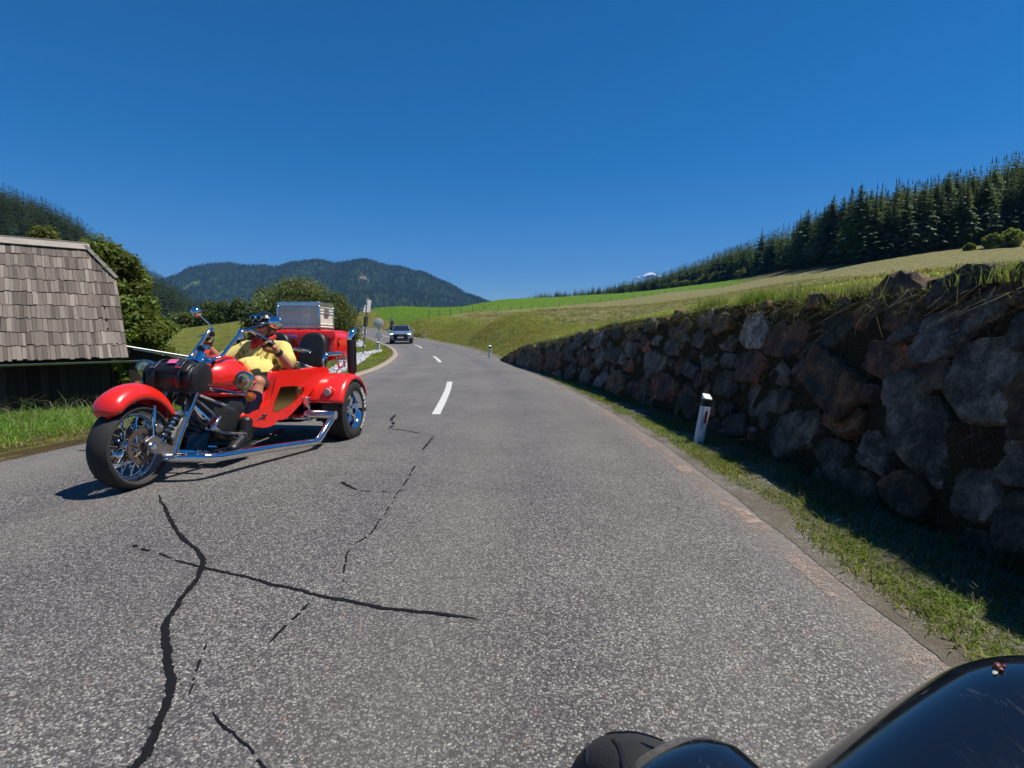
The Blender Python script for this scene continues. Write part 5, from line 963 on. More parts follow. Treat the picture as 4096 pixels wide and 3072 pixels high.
# --- rear wheels, fenders, exhausts
for s in (1, -1):
    c = np.array([0, s * .73, .34])
    w_ = part('rear_wheel', [lathe([(.20, -.11), (.212, -.118), (.215, -.105), (.2, -.09), (.185, -.02), (.185, .05), (.2, .09), (.215, .105), (.212, .118), (.2, .11), (.175, .06), (.172, -.05), (.2, -.11)], 40, 'Y', c)] + [tube([c + np.array([.05 * math.cos(a), s * .055, .05 * math.sin(a)]), c + np.array([.12 * math.cos(a), s * .075, .12 * math.sin(a)]), c + np.array([.19 * math.cos(a), s * .06, .19 * math.sin(a)])], [.026, .02, .026], 8) for a in np.arange(5) * 1.2566 + .3] + [lathe([(0, s * .085), (.04, s * .08), (.06, s * .06), (.06, s * .03), (0, s * .03)], 18, 'Y', c), lathe([(0, s * .01), (.18, s * .01), (.18, s * -.01), (0, s * -.01)], 24, 'Y', c)], 'chrome')
    tp = [(.205, -.105), (.235, -.122), (.275, -.128), (.312, -.12), (.333, -.105), (.34, -.08), (.342, 0)]; tp = tp + [(r_, -h_) for r_, h_ in tp[-2::-1]]
    ty = part('tyre', [lathe(tp, 60, 'Y', c)], 'tyre_rubber', w_)
    lug = MB()
    for k in range(60):
        a = 2 * math.pi * k / 60
        for yy in (-.105, -.06, .06, .105): V, F = box((0, 0, 0), (.024, .03, .012)); V = V + np.array([0, yy, .3415 if abs(yy) < .1 else .334]); V = np.c_[V[:, 2] * math.cos(a) + V[:, 0] * -math.sin(a), V[:, 1], V[:, 2] * math.sin(a) + V[:, 0] * math.cos(a)]; lug.add(V + c, F)
    o = lug.obj('tread', MAT['tyre_rubber'], w_, smooth=False); o['kind'] = 'stuff'
    if s > 0:      # raised white letters on the outer sidewall
        for k, ch in enumerate('COOPER COBRA'):
            if ch == ' ': continue
            m_ = text_mesh(ch, .066, .0015, 0, .0022); o = new_obj('tyre_letter', m_, MAT['white_rubber'], w_); a = R(50) - k * R(9.6); rr_ = .273      # angle above the rearward axis
            o.location = (-rr_ * math.cos(a), .73 + .1305, .34 + rr_ * math.sin(a)); o.rotation_euler = (R(90), 0, R(180)); o.rotation_mode = 'XYZ'
            o.matrix_basis = Matrix.Translation(o.location) @ Matrix(((-1, 0, 0), (0, 0, 1), (0, 1, 0))).to_4x4() @ Matrix.Rotation(a - math.pi / 2, 4, 'Z')
    # fender: half barrel with a rolled outer lip
    rings = []
    for th_ in np.linspace(R(16), R(158), 26):
        ring = []
        for y, dr in ((.40, -.03), (.42, .0), (.50, .010), (.62, .013), (.74, .012), (.82, .004), (.85, -.012), (.862, -.035), (.858, -.05)): ring.append((c[0] + (.395 + dr) * math.cos(th_), s * y, c[2] + .005 + (.395 + dr) * math.sin(th_)))
        rings.append(np.array(ring))
    V = np.concatenate(rings); F = [(i * 9 + j, i * 9 + j + 1, (i + 1) * 9 + j + 1, (i + 1) * 9 + j) for i in range(25) for j in range(8)]
    fe = solid(part('rear_fender', [(V, F)], 'red_gloss', auto=60), .008)
    part('fender_web', [(np.array([[.0, s * .41, .36]] + [[.385 * math.cos(a), s * .41, .345 + .385 * math.sin(a)] for a in np.linspace(R(16), R(158), 16)]), [tuple([0, i, i + 1]) for i in range(1, 16)])], 'red_gloss', fe)
    th_ = R(36); part('lamp_pod', [ball((.345, s * .71, .345 + .395 * .60), (.065, .062, .065), 16, 10)], 'red_gloss', fe); part('side_lamp', [lathe([(0, .070), (.036, .068), (.04, .058), (.04, .03), (0, .03)], 20, 'X', (.345, s * .71, .575)), lathe([(0, .072), (.006, .072), (.006, .066), (0, .066)], 8, 'X', (.345, s * .71, .575))], 'reflector_grey', fe)
    for y in (.50, .74): part('fender_bolt', [ball((.10, s * y, .733), (.012, .012, .008), 8, 5)], 'dark_metal', fe)
    ex = .74 if s > 0 else .64
    e = part('exhaust_pipe', [tube([(-.30, s * .60, .40), (-.26, s * (ex - .04), .50), (-.2, s * ex, .62), (-.2, s * ex, 1.10)], .034, 12, sm=4)], 'dark_metal')
    sh = MB()
    for k in range(30):
        for q in range(12):
            a = 2 * math.pi * (q + .5 * (k % 2)) / 12; zc = .77 + k * .0122; p = np.array([-.2 + .049 * math.cos(a), s * ex + .049 * math.sin(a), zc]); V, F = lathe([(.0045, 0), (.0085, .002), (.0045, .004)], 6, 'Z'); V = V @ np.array(Matrix.Rotation(math.pi / 2, 3, 'Y')).T @ np.array(Matrix.Rotation(a, 3, 'Z')).T + p; sh.add(V, F)
    o = sh.obj('heat_shield_mesh', MAT['dark_metal'], e); o['kind'] = 'stuff'
    part('heat_shield', [lathe([(.046, .755), (.048, .76), (.048, 1.135), (.046, 1.14)], 24, 'Z', (-.2, s * ex, 0))], 'red_gloss' if False else 'dark_metal', e)
    part('exhaust_tip', [tube([(-.2, s * ex, 1.13), (-.2, s * (ex + .002), 1.18), (-.21, s * (ex + .005), 1.215), (-.235, s * (ex + .008), 1.235), (-.27, s * (ex + .01), 1.24)], [.047, .046, .044, .038, .03], 16, sm=4)], 'chrome', e)
    part('exhaust_stay', [tube([(-.16, s * .55, .74), (-.19, s * (ex - .02), .93)], .006, 6)], 'red_gloss', e)
# --- handlebar, mirrors, lamps
bar = part('handlebar', [tube([(1.38, -.12, .93), (1.37, -.125, .955), (1.31, -.135, .985), (1.10, -.115, 1.20), (1.03, -.13, 1.225), (.96, -.18, 1.222), (.72, -.44, 1.10)], .0165, 12, sm=5), tube([(1.38, .12, .93), (1.37, .135, .955), (1.31, .16, .985), (1.12, .215, 1.185), (1.05, .235, 1.21), (.98, .26, 1.205), (.78, .355, 1.045)], .0165, 12, sm=5), tube([(1.375, -.125, .955), (1.375, .135, .955)], .0165, 12), tube([(1.40, -.06, .92), (1.37, -.06, .96)], .028, 12), tube([(1.40, .06, .92), (1.37, .06, .96)], .028, 12)], 'chrome')
part('grip', [tube([(.84, -.31, 1.162), (.70, -.462, 1.09)], .021, 12)], 'black_plastic', bar); part('grip', [tube([(.905, .295, 1.146), (.765, .362, 1.034)], .021, 12)], 'black_plastic', bar)
part('lever', [tube([(.90, -.25, 1.20), (.84, -.42, 1.16)], .008, 6)], 'chrome', bar); part('lever', [tube([(.96, .28, 1.19), (.88, .40, 1.10)], .008, 6)], 'chrome', bar); part('switch_box', [box((.90, -.235, 1.185), (.05, .06, .05), (0, 0, .9)), box((.935, .28, 1.165), (.05, .05, .05), (0, 0, -.5))], 'black_plastic', bar, bevel=.008)
def mir(c, stem, rx, rz, tilt):
    V, F = lathe([(0, .05), (.4, .045), (.75, .03), (.95, .01), (1., 0), (.96, -.004)], 24, 'X'); V = V * np.array([1, rx, rz]); o = part('mirror', [(V, F)], 'chrome', bar); o.location = c; o.rotation_euler = tilt
    V, F = lathe([(0, -.003), (.94, -.003)], 24, 'X'); V = V * np.array([1, rx, rz]); part('mirror_glass', [(V, F)], 'chrome', o); part('mirror_stem', [tube(stem, .0065, 8, sm=3)], 'chrome', bar)
mir((1.18, -.175, 1.385), [(1.02, -.13, 1.235), (1.06, -.145, 1.285), (1.17, -.17, 1.375)], .048, .048, (0, .1, .25)); mir((1.08, .545, 1.29), [(1.07, .23, 1.215), (1.07, .33, 1.25), (1.075, .46, 1.28)], .075, .058, (0, .25, -.15))
part('speedometer', [lathe([(0, .03), (.03, .03), (.038, .02), (.038, -.05), (.02, -.07), (0, -.07)], 20, 'X', (1.34, .0, 1.04))], 'chrome', bar); part('speedometer_back', [lathe([(0, .035), (.034, .032), (.036, .02)], 20, 'X', (1.345, .0, 1.04))], 'black_plastic', bar)
for yy, zz_, s in ((.47, .765, 1), (-.46, .86, -1)):
    h = part('headlight', [lathe([(0, -.10), (.05, -.085), (.08, -.04), (.088, 0), (.09, .012), (.084, .016)], 28, 'X', (1.47, yy, zz_))], 'chrome'); part('lens', [lathe([(0, .03), (.03, .028), (.06, .02), (.084, .008)], 28, 'X', (1.47, yy, zz_))], 'lamp_glass', h)
    g = part('turn_signal', [lathe([(0, -.05), (.03, -.04), (.042, 0), (.044, .008)], 20, 'X', (1.49, yy + s * .06, zz_ - .135))], 'chrome'); part('lens', [lathe([(0, .02), (.025, .016), (.043, .006)], 20, 'X', (1.49, yy + s * .06, zz_ - .135))], 'amber', g)
    part('lamp_bar', [tube([(1.50, s * .10, .70), (1.47, yy, zz_ - .115), (1.47, yy + s * .05, zz_ - .12)], .015, 10), tube([(1.46, yy, zz_ - .12), (1.46, yy, zz_ - .08)], .014, 8)], 'chrome')
# --- leather roll strapped above the front wheel and the aluminium box: things of their own
Mt = Matrix.Translation((-2.65, 6.05, 0)) @ Euler((0, -math.atan(.06 / 2.24), R(-96)), 'XYZ').to_matrix().to_4x4()
bag = tag(empty('leather_tool_roll', (0, 0, 0)), 'black leather tool roll strapped across the front of the trike', 'bag'); bag.matrix_world = Mt @ Matrix.Translation((1.72, .03, .81))
rings = []
for y in np.linspace(-.20, .235, 15):
    f = min(1, min(y + .20, .235 - y) / .03 + .82); ring = []
    for a in np.linspace(0, 2 * math.pi, 30, endpoint=False): r_ = .126 * f * (1 + .05 * math.sin(3 * a + y * 9) + .04 * math.sin(24 * y + a) + .025 * math.sin(40 * y - 2 * a)) - .0; ring.append((r_ * math.cos(a) * 1.05, y, r_ * math.sin(a) * .98))
    rings.append(np.array(ring))
body = part('roll_body', [ring_skin(rings)], 'black_leather', bag); 
for y, nm in ((.237, 1), (-.202, -1)): part('end_cap', [lathe([(0, .022 * nm), (.07, .02 * nm), (.11, .008 * nm), (.128, -.004 * nm), (.125, -.012 * nm)], 30, 'Y', (0, y, 0))], 'black_leather', body)
fl = []
for a in np.linspace(R(20), R(150), 12): fl.append(np.array([(.138 * math.cos(a) * 1.05 + .004 * math.sin(y * 30), y, (.138 + .022 * math.sin(a) * math.sin(y * 19 + 1)) * math.sin(a)) for y in np.linspace(-.18, .2, 12)]))
V = np.concatenate(fl); solid(part('flap', [(V, [(i * 12 + j, i * 12 + j + 1, (i + 1) * 12 + j + 1, (i + 1) * 12 + j) for i in range(11) for j in range(11)])], 'black_leather', bag), .006)
for y in (-.09, .13):
    st = []
    for a in np.linspace(R(-25), R(200), 18): st += [(.146 * math.cos(a) * 1.05, y - .014, .150 * math.sin(a)), (.146 * math.cos(a) * 1.05, y + .014, .150 * math.sin(a))]
    k_ = solid(part('strap', [(np.array(st), [(2 * i, 2 * i + 1, 2 * i + 3, 2 * i + 2) for i in range(17)])], 'black_leather', bag), .005); part('buckle', [tube([(.138, y - .024, .094), (.118, y - .024, .118), (.118, y + .024, .118), (.138, y + .024, .094), (.138, y - .024, .094)], .0055, 6)], 'chrome', k_); part('strap_end', [box((.166, y, -.03), (.006, .026, .09), (0, .25, 0))], 'black_leather', k_)
part('badge', [box((.092, .05, .137), (.05, .075, .004), (0, .6, 0))], 'pink_patch', bag)
simple('brushed_aluminium', (.66, .66, .56), .5, .12, 0, .10, 12, .1); simple('bright_aluminium', (.68, .68, .66), .25, .95)
case = tag(empty('aluminium_box', (0, 0, 0)), 'ribbed aluminium transport box standing on the red trunk', 'box'); case.matrix_world = Mt @ Matrix.Translation((-.53, .02, 1.275)) @ Matrix.Rotation(R(1.5), 4, 'Z')
mb = MB(); zs = [0]; 
prof = [(0, 0)]; z = .012
while z < .27: prof += [(0, z), (.009, z + .006), (.009, z + .012), (0, z + .018)] if len(prof) % 12 < 9 else [(0, z + .02)]; z += .034
prof += [(0, .275)]; rings = []
for d, z in prof:
    hx, hy = .20 + d, .255 + d; rr = .018; ring = []
    for cx, cy, a0 in ((1, 1, 0), (-1, 1, 90), (-1, -1, 180), (1, -1, 270)):
        for a in (0, 30, 60, 90): ring.append((cx * (hx - rr) + rr * math.cos(R(a0 + a)), cy * (hy - rr) + rr * math.sin(R(a0 + a)), z))
    rings.append(np.array(ring))
part('box_body', [ring_skin(rings)], 'brushed_aluminium', case, auto=25)
rings = []
for d, z in ((.008, .268), (.012, .272), (.012, .312), (.008, .318), (-.02, .323)):
    hx, hy = .20 + d, .255 + d; rr = .02; rings.append(np.array([(cx * (hx - rr) + rr * math.cos(R(a0 + a)), cy * (hy - rr) + rr * math.sin(R(a0 + a)), z) for cx, cy, a0 in ((1, 1, 0), (-1, 1, 90), (-1, -1, 180), (1, -1, 270)) for a in (0, 30, 60, 90)]))
part('lid', [ring_skin(rings)], 'bright_aluminium', case, auto=30)
hd = part('handle', [tube([(-.05, .262, .20), (-.05, .285, .20), (.05, .285, .20), (.05, .262, .20)], .008, 8)], 'chrome', case); part('handle_plate', [box((0, .262, .195), (.13, .006, .085))], 'bright_aluminium', case, bevel=.003); part('rivet_strip', [box((.206, 0, .03), (.006, .46, .014))], 'bright_aluminium', case, bevel=.003)
for cx in (1, -1):
    for cy in (1, -1): part('corner_rail', [box((cx * .203, cy * .258, .14), (.028, .028, .275))], 'bright_aluminium', case, bevel=.01)
part('base_pad', [box((0, 0, -.006), (.36, .46, .014))], 'black_plastic', case)
# ------------------------------------------------------------------ rider of the trike
t = NT('skin'); P = t.pos(True); nz = t.noise(P, 30, 4); MAT['skin'] = t.bsdf(t.mix(nz, (.36, .15, .085), (.48, .22, .13)), .5, 0, t.bump(t.noise(P, 140, 3), .15, .002), .4)
t = NT('yellow_shirt'); P = t.pos(True); nz = t.noise(P, 14, 5); MAT['yellow_shirt'] = t.bsdf(t.mix(nz, (.56, .48, .14), (.64, .55, .19)), .85, 0, t.bump(t.noise(P, 9, 2, .5), .35, .02), .15)
simple('navy_sock', (.006, .007, .02), .95, var=.3, spec=.1); simple('dark_shorts', (.02, .02, .024), .9, var=.3, bump=.4); simple('tan_leather', (.36, .17, .045), .6, var=.25, bump=.3); simple('red_scarf', (.45, .012, .016), .8, var=.2, bump=.3); simple('lips', (.26, .085, .06), .5); simple('grey_hair', (.20, .18, .16), .8, var=.4)
simple('helmet_shell', (.010, .010, .011), .22, 0, .4); simple('smoke_lens', (.006, .006, .008), .06, 0, .6)
person = tag(empty('person', (0, 0, 0)), 'rider in yellow polo shirt, black helmet and gloves steering the red trike', 'person'); person.matrix_world = Mt
def pm(name, me, mat, parent=person): me.materials.append(MAT[mat]); return new_obj(name, me, None, parent)
PEL = (.55, 0, .60); CH = (.42, .02, .93)
shL, elL, haL = (.40, .225, 1.03), (.60, .40, .865), (.80, .355, 1.055); shR, elR, haR = (.40, -.19, 1.03), (.54, -.40, .90), (.745, -.43, 1.105)
kL, anL = (.92, .25, .715), (1.18, .265, .275); kR, anR = (.92, -.25, .715), (1.19, -.27, .275)
hd_ = np.array((.50, .085, 1.265)); face_rot = R(-8)
def hp(x, y, z):   # head frame: x ahead, y left, z up
    c, s = math.cos(face_rot), math.sin(face_rot); return hd_ + np.array([x * c - y * s, x * s + y * c, z])
sh_ = [ball(hd_ + np.array((-.01, 0, .015)), (.098, .078, .11), 20, 14), capsule(hp(.05, 0, -.06), hp(.062, 0, -.085), .050, .042), capsule(hp(.02, .045, -.055), hp(.055, .012, -.09), .03, .028), capsule(hp(.02, -.045, -.055), hp(.055, -.012, -.09), .03, .028),
       capsule(hp(.09, 0, .018), hp(.115, 0, -.022), .012, .018), capsule(hp(.095, .014, -.026), hp(.1, .016, -.027), .01, .01), capsule(hp(.095, -.014, -.026), hp(.1, -.016, -.027), .01, .01), capsule(hp(.082, .03, .035), hp(.082, -.03, .035), .016, .016), capsule(hp(.07, .042, -.015), hp(.06, .055, .0), .022, .02), capsule(hp(.07, -.042, -.015), hp(.06, -.055, .0), .022, .02),
       ball(hp(-.015, .083, -.005), (.022, .012, .034), 8, 6), ball(hp(-.015, -.083, -.005), (.022, .012, .034), 8, 6), capsule(hp(.085, .018, -.055), hp(.085, -.018, -.055), .011, .011),
       capsule((.44, .06, 1.10), hp(-.02, 0, -.05), .062, .06)]
sh_ += [capsule((.40, .02, 1.05), CH, .12, .16), capsule(CH, PEL, .165, .17), ball((.62, .02, .76), (.24, .22, .19), 18, 12)]
for s, el, ha, k, an in ((shL, elL, haL, kL, anL), (shR, elR, haR, kR, anR)):
    h_ = (PEL[0], .13 * (1 if k[1] > 0 else -1), PEL[2] - .02); d = np.array(an) - np.array(k); calf = np.array(k) + d * .35 + np.array((-.035, 0, 0))
    sh_ += [capsule((.40, .02, 1.03), s, .08, .075), capsule(s, el, .066, .048), capsule(el, np.array(el) * .55 + np.array(ha) * .45, .05, .044), capsule(np.array(el) * .55 + np.array(ha) * .45, ha, .044, .03), ball(ha, (.035, .035, .03)), capsule(h_, k, .095, .066), ball(k, (.066, .062, .066)), capsule(k, calf, .058, .062), capsule(calf, an, .06, .038), capsule(an, np.array(an) + np.array((.10, .005, -.075)), .035, .03)]
body = pm('body', remesh(sh_, .0085, 5), 'skin')
# shirt: same volumes, a little larger, short sleeves
ss_ = [capsule((.40, .02, 1.05), CH, .135, .178), capsule(CH, PEL, .18, .188), ball((.625, .02, .755), (.258, .238, .205), 18, 12), capsule((.43, .05, 1.085), (.435, .055, 1.12), .082, .076), ball((.60, .05, .60), (.15, .22, .10))]
for s, el in ((shL, elL), (shR, elR)):
    m_ = np.array(s) * .28 + np.array(el) * .72; ss_ += [capsule((.40, .02, 1.035), s, .098, .094), capsule(s, m_, .090, .092)]
# folds
rf = np.random.default_rng(3)
for k in range(26):
    a = rf.uniform(-1.2, 1.2); z0 = rf.uniform(.66, 1.0); rr_ = .245 if z0 < .85 else .2; p = np.array((.45 + rr_ * math.cos(a) * (1.55 if z0 < .9 else 1.0) - (0 if z0 < .9 else .04), .02 + rr_ * math.sin(a), z0)); q = p + np.array((rf.normal(0, .03) - .03, rf.normal(0, .07), rf.uniform(.05, .12))); ss_.append(capsule(p, q, .020, .012, 8, 3))
pm('shirt', remesh(ss_, .0095, 3), 'yellow_shirt')
V, F = lathe([(.085, 0), (.098, .012), (.094, .03), (.082, .034), (.078, .02)], 24, 'Z'); V = V @ np.array(Euler((.05, .35, 0)).to_matrix()).T + np.array((.435, .052, 1.12)); part('collar', [(V, F)], 'yellow_shirt', person)
# shorts, socks, boots
so = [capsule(PEL, (PEL[0] - .06, 0, PEL[2] - .02), .17, .16)]
for s, k in ((1, kL), (-1, kR)): h_ = np.array((PEL[0], .13 * s, PEL[2] - .02)); so.append(capsule(h_, h_ * .22 + np.array(k) * .78, .118, .098))
pm('shorts', remesh(so, .011, 4), 'dark_shorts')
for s, k, an in ((1, kL, anL), (-1, kR, anR)):
    d = np.array(an) - np.array(k); calf = np.array(k) + d * .38 + np.array((-.03, 0, 0)); pm('sock', remesh([capsule(np.array(k) + d * .30 + np.array((-.02, 0, 0)), calf, .067, .070), capsule(calf, an, .069, .05)], .009, 3), 'navy_sock')
    an = np.array(an); toe = an + np.array((.205, .02 * s, -.118)); bo = pm('boot', remesh([capsule(an + np.array((-.025, 0, .08)), an + np.array((0, 0, -.03)), .062, .056), capsule(an + np.array((-.03, 0, -.06)), an + np.array((.08, .006 * s, -.075)), .052, .052), capsule(an + np.array((.05, .004 * s, -.06)), toe, .054, .046), ball(toe, (.062, .052, .038))], .008, 4), 'black_leather')
    sole = [(x + an[0], y + an[1] + .01 * s, an[2] - .125 + z) for z in (0, .018) for x, y in ((-.09, -.035), (-.09, .035), (.03, .04), (.17, .052), (.26, .03), (.26, -.02), (.17, -.045), (.03, -.036))]; part('boot_sole', [ring_skin([np.array(sole[:8]), np.array(sole[8:])])], 'black_plastic', bo)
    for q in (0., .05, .1): part('boot_strap', [tube([an + np.array((.06 + q * .9, -.05, -.03 - q * .5)), an + np.array((.075 + q * .9, 0, .012 - q * .45)), an + np.array((.06 + q * .9, .05, -.03 - q * .5))], .008, 6, sm=3)], 'cast_metal' if q == .05 else 'black_plastic', bo)
# gloves: palm, cuff and five fingers wrapped round the grip
def glove(a, b, wrist, outward):
    a, b, wrist = map(lambda p: np.array(p, float), (a, b, wrist)); g = (b - a) / np.linalg.norm(b - a); c = (a + b) / 2; back = wrist - c; back -= g * np.dot(back, g); back /= np.linalg.norm(back); top = np.cross(g, back); top = top if top[2] > 0 else -top
    at_ = lambda q, ang, r_: c + g * q + r_ * (math.cos(ang) * back + math.sin(ang) * top)
    palm = [capsule(at_(-.032, .15, .045), at_(.034, .15, .045), .030, .027), capsule(at_(-.03, .75, .046), at_(.034, .75, .044), .021, .019), capsule(at_(.0, 0, .055), wrist, .036, .036), capsule(wrist, wrist + (wrist - c) * .25, .038, .041),
            capsule(at_(-.045, .1, .05), at_(-.052, -.9, .038), .018, .015), capsule(at_(-.052, -.9, .038), at_(-.04, -2.0, .034), .015, .0125)]
    m1 = pm('glove', remesh(palm[2:], .006, 3), 'tan_leather'); fg = palm[:2]
    for i, q in enumerate((-.034, -.011, .012, .034)):
        L = (1., 1.08, 1.02, .85)[i]; an_ = [.6, 1.5, 2.4, 3.3 * L, 4.1 * L]; rr_ = (.05, .048, .042, .037, .034)
        for j in range(4): fg.append(capsule(at_(q, an_[j], rr_[j]), at_(q * .98, an_[j + 1], rr_[j + 1]), .0128 - .0008 * j, .0122 - .0008 * j, 8, 3))
    pm('glove_fingers', remesh(fg, .004, 1), 'black_leather', m1)
    part('glove_cuff', [tube([wrist + (wrist - c) * .02, wrist + (wrist - c) * .35], [.042, .046], 14)], 'black_leather', m1)
glove((.87, .312, 1.118), (.79, .35, 1.054), np.array(haL) + (np.array(elL) - np.array(haL)) * .17 + np.array((-.01, 0, -.01)), 1)
glove((.815, -.34, 1.149), (.735, -.425, 1.108), np.array(haR) + (np.array(elR) - np.array(haR)) * .17, -1)
# helmet, goggles, glasses, scarf
rings = []; hc = hd_ + np.array((-.012, 0, .03))
for i, th_ in enumerate(np.linspace(.02, 1.0, 14)):
    ring = []
    for a in np.linspace(0, 2 * math.pi, 36, endpoint=False):
        low = 1.55 if abs((a + math.pi) % (2 * math.pi) - math.pi) < .95 else 1.55 + .62 * min(1, (abs((a + math.pi) % (2 * math.pi) - math.pi) - .95) / .35); ph_ = th_ * low
        v = np.array((.128 * math.sin(ph_) * math.cos(a), .112 * math.sin(ph_) * math.sin(a), .128 * math.cos(ph_) * 1.0)); c, s = math.cos(face_rot), math.sin(face_rot); ring.append(hc + np.array((v[0] * c - v[1] * s, v[0] * s + v[1] * c, v[2])))
    rings.append(np.array(ring))
hel = solid(part('helmet', [ring_skin(rings, False)], 'helmet_shell', person, auto=80), .012)
pk = [];
for a in np.linspace(-.95, .95, 13): pk += [hp(.125 * math.cos(a) - .012, .112 * math.sin(a), .045), hp((.125 + .055 * math.cos(a * 1.4)) * math.cos(a) - .012, .118 * math.sin(a), .034)]
solid(part('helmet_peak', [(np.array(pk), [(2 * i, 2 * i + 1, 2 * i + 3, 2 * i + 2) for i in range(12)])], 'helmet_shell', hel), .006)
part('goggle_strap', [tube([hp(.125 * math.cos(a) - .01, .115 * math.sin(a), .088) for a in np.linspace(-3.1, 3.1, 30)], .011, 6)], 'black_plastic', hel)
for y in (.038, -.038): gg = part('goggle_cup', [lathe([(.026, -.02), (.032, .0), (.030, .012), (.024, .014)], 18, 'X', hp(.118, y, .092))], 'chrome', hel); part('goggle_lens', [lathe([(0, .014), (.025, .012)], 18, 'X', hp(.118, y, .092))], 'smoke_lens', gg)
part('chin_strap', [tube([hp(.0, .088, .0), hp(.03, .07, -.07), hp(.06, .03, -.118), hp(.066, 0, -.127), hp(.06, -.03, -.118), hp(.03, -.07, -.07), hp(.0, -.088, .0)], .0075, 6, sm=3)], 'black_plastic', hel)
gl = part('sunglasses', [tube([hp(-.02, .088, .02), hp(.07, .078, .014), hp(.098, .045, .016), hp(.112, 0, .018), hp(.098, -.045, .016), hp(.07, -.078, .014), hp(-.02, -.088, .02)], .004, 6)], 'black_plastic', person)
for y in (.036, -.036): part('lens', [ball(hp(.094, y, .004), (.012, .028, .020), 14, 8)], 'smoke_lens', gl)
part('mouth', [tube([hp(.088, .026, -.056), hp(.0975, .01, -.0535), hp(.0975, -.01, -.0535), hp(.088, -.026, -.056)], [.003, .0055, .0055, .003], 6, sm=3)], 'lips', person)
pm('scarf', remesh([capsule((.50, .13, 1.135), (.52, .03, 1.12), .038, .04), capsule((.52, .03, 1.12), (.49, -.04, 1.13), .04, .035), capsule((.50, .13, 1.135), (.44, .15, 1.165), .036, .03), capsule((.53, .03, 1.10), (.565, -.02, 1.05), .034, .02), ball((.565, .0, 1.085), (.025, .035, .035))], .009, 3), 'red_scarf')
# ------------------------------------------------------------------ silver SUV coming round the bend
simple('car_paint', (.36, .42, .52), .22, .55, .7, .05, 4); simple('car_glass', (.012, .016, .022), .05, 0, .5); simple('car_black', (.010, .010, .011), .3); simple('plate_white', (.7, .7, .68), .5); simple('rim_alloy', (.45, .45, .46), .3, .9); simple('lamp_clear', (.55, .62, .62), .1, .3, .5)
t = NT('lamp_lit'); e = t.n('Emission', Color=(.75, 1.0, .92, 1), Strength=4.0); t.t.links.new(e.outputs[0], t.out.inputs[0]); MAT['lamp_lit'] = t.m
car = tag(empty('parked_car'.replace('parked_', 'sport_utility_'), (-10.15, 48.6, .0), R(-90 + 9)), 'blue grey sport utility car driving towards us in the bend', 'car')
def cpart(name, shapes, mat, parent=car, **kw): return part(name, shapes, mat, parent, **kw)
cb = cpart('body', [loft([(2.46, .66, .78, .20), (2.40, .68, .90, .28), (2.2, .70, .96, .34), (1.6, .74, .985, .37), (.9, .75, .99, .39), (-.6, .76, .99, .39), (-1.8, .78, .98, .40), (-2.3, .80, .93, .38), (-2.46, .82, .84, .30)], 36, 4.5)], 'car_paint', auto=50)
cpart('hood', [loft([(2.38, .99, .62, .02), (2.1, 1.04, .80, .05), (1.5, 1.09, .86, .06), (1.15, 1.11, .86, .05)], 24, 3.5)], 'car_paint', cb)
for s in (1, -1): cpart('hood_crease', [tube([(2.35, s * .38, 1.02), (1.7, s * .46, 1.135), (1.2, s * .5, 1.155)], .018, 6, sm=3)], 'car_paint', cb)
roof_ = cpart('cabin', [loft([(1.28, 1.09, .84, .04), (.42, 1.36, .73, .27), (.0, 1.39, .70, .31), (-.8, 1.38, .68, .31), (-1.6, 1.30, .66, .24), (-2.25, 1.10, .70, .06)], 28, 4)], 'car_paint', auto=50)
def quad(name, P, mat, parent, th=.012): return solid(part(name, [(np.array(P, float), [(0, 1, 2, 3)])], mat, parent, smooth=False), th)
quad('windscreen', [(1.26, .76, 1.155), (1.26, -.76, 1.155), (.50, -.60, 1.605), (.50, .60, 1.605)], 'car_glass', roof_)
quad('sun_roof', [(.25, .5, 1.702), (.25, -.5, 1.702), (-.7, -.48, 1.70), (-.7, .48, 1.70)], 'car_glass', roof_)
for s in (1, -1):
    quad('side_window', [(.95, s * .80, 1.16), (.35, s * .735, 1.52), (-1.3, s * .70, 1.52), (-1.8, s * .76, 1.20)], 'car_glass', roof_); cpart('roof_rail', [tube([(.3, s * .60, 1.69), (.1, s * .60, 1.74), (-1.3, s * .57, 1.73), (-1.5, s * .57, 1.66)], .018, 8, sm=3)], 'rim_alloy', roof_)
    m_ = cpart('wing_mirror', [ball((.95, s * 1.07, 1.16), (.07, .12, .085), 12, 8), tube([(.95, s * .9, 1.12), (.95, s * 1.02, 1.14)], .025, 6)], 'car_paint')
    hl = cpart('headlight', [ball((2.30, s * .70, .84), (.10, .20, .07), 14, 8)], 'lamp_clear'); cpart('lamp_strip', [box((2.42, s * .74, .86), (.05, .28, .05))], 'lamp_lit', hl); cpart('air_intake', [box((2.38, s * .74, .50), (.10, .32, .22))], 'car_black', bevel=.02)
    for x in (1.5, -1.45):
        w_ = cpart('wheel', [lathe([(.36, -.12), (.38, -.12), (.395, -.08), (.395, .08), (.38, .12), (.30, .125), (.29, .1)], 24, 'Y', (x, s * .86, .39))], 'tyre_rubber'); cpart('rim', [lathe([(.0, s * .10), (.06, s * .10), (.08, s * .07), (.29, s * .10), (.30, s * .12)], 20, 'Y', (x, s * .86, .39))], 'rim_alloy', w_)
gr = cpart('grille', [loft([(2.42, .62, .66, .27), (2.475, .62, .62, .26), (2.50, .62, .56, .24)], 8, 9)], 'car_black'); cpart('grille_band', [box((2.46, 0, .80), (.06, 1.5, .06))], 'car_black')
for k in range(4): cpart('ring_emblem', [lathe([(.034, 0), (.042, .004), (.034, .008)], 14, 'X', (2.505, -.09 + k * .06, .80))], 'chrome', gr)
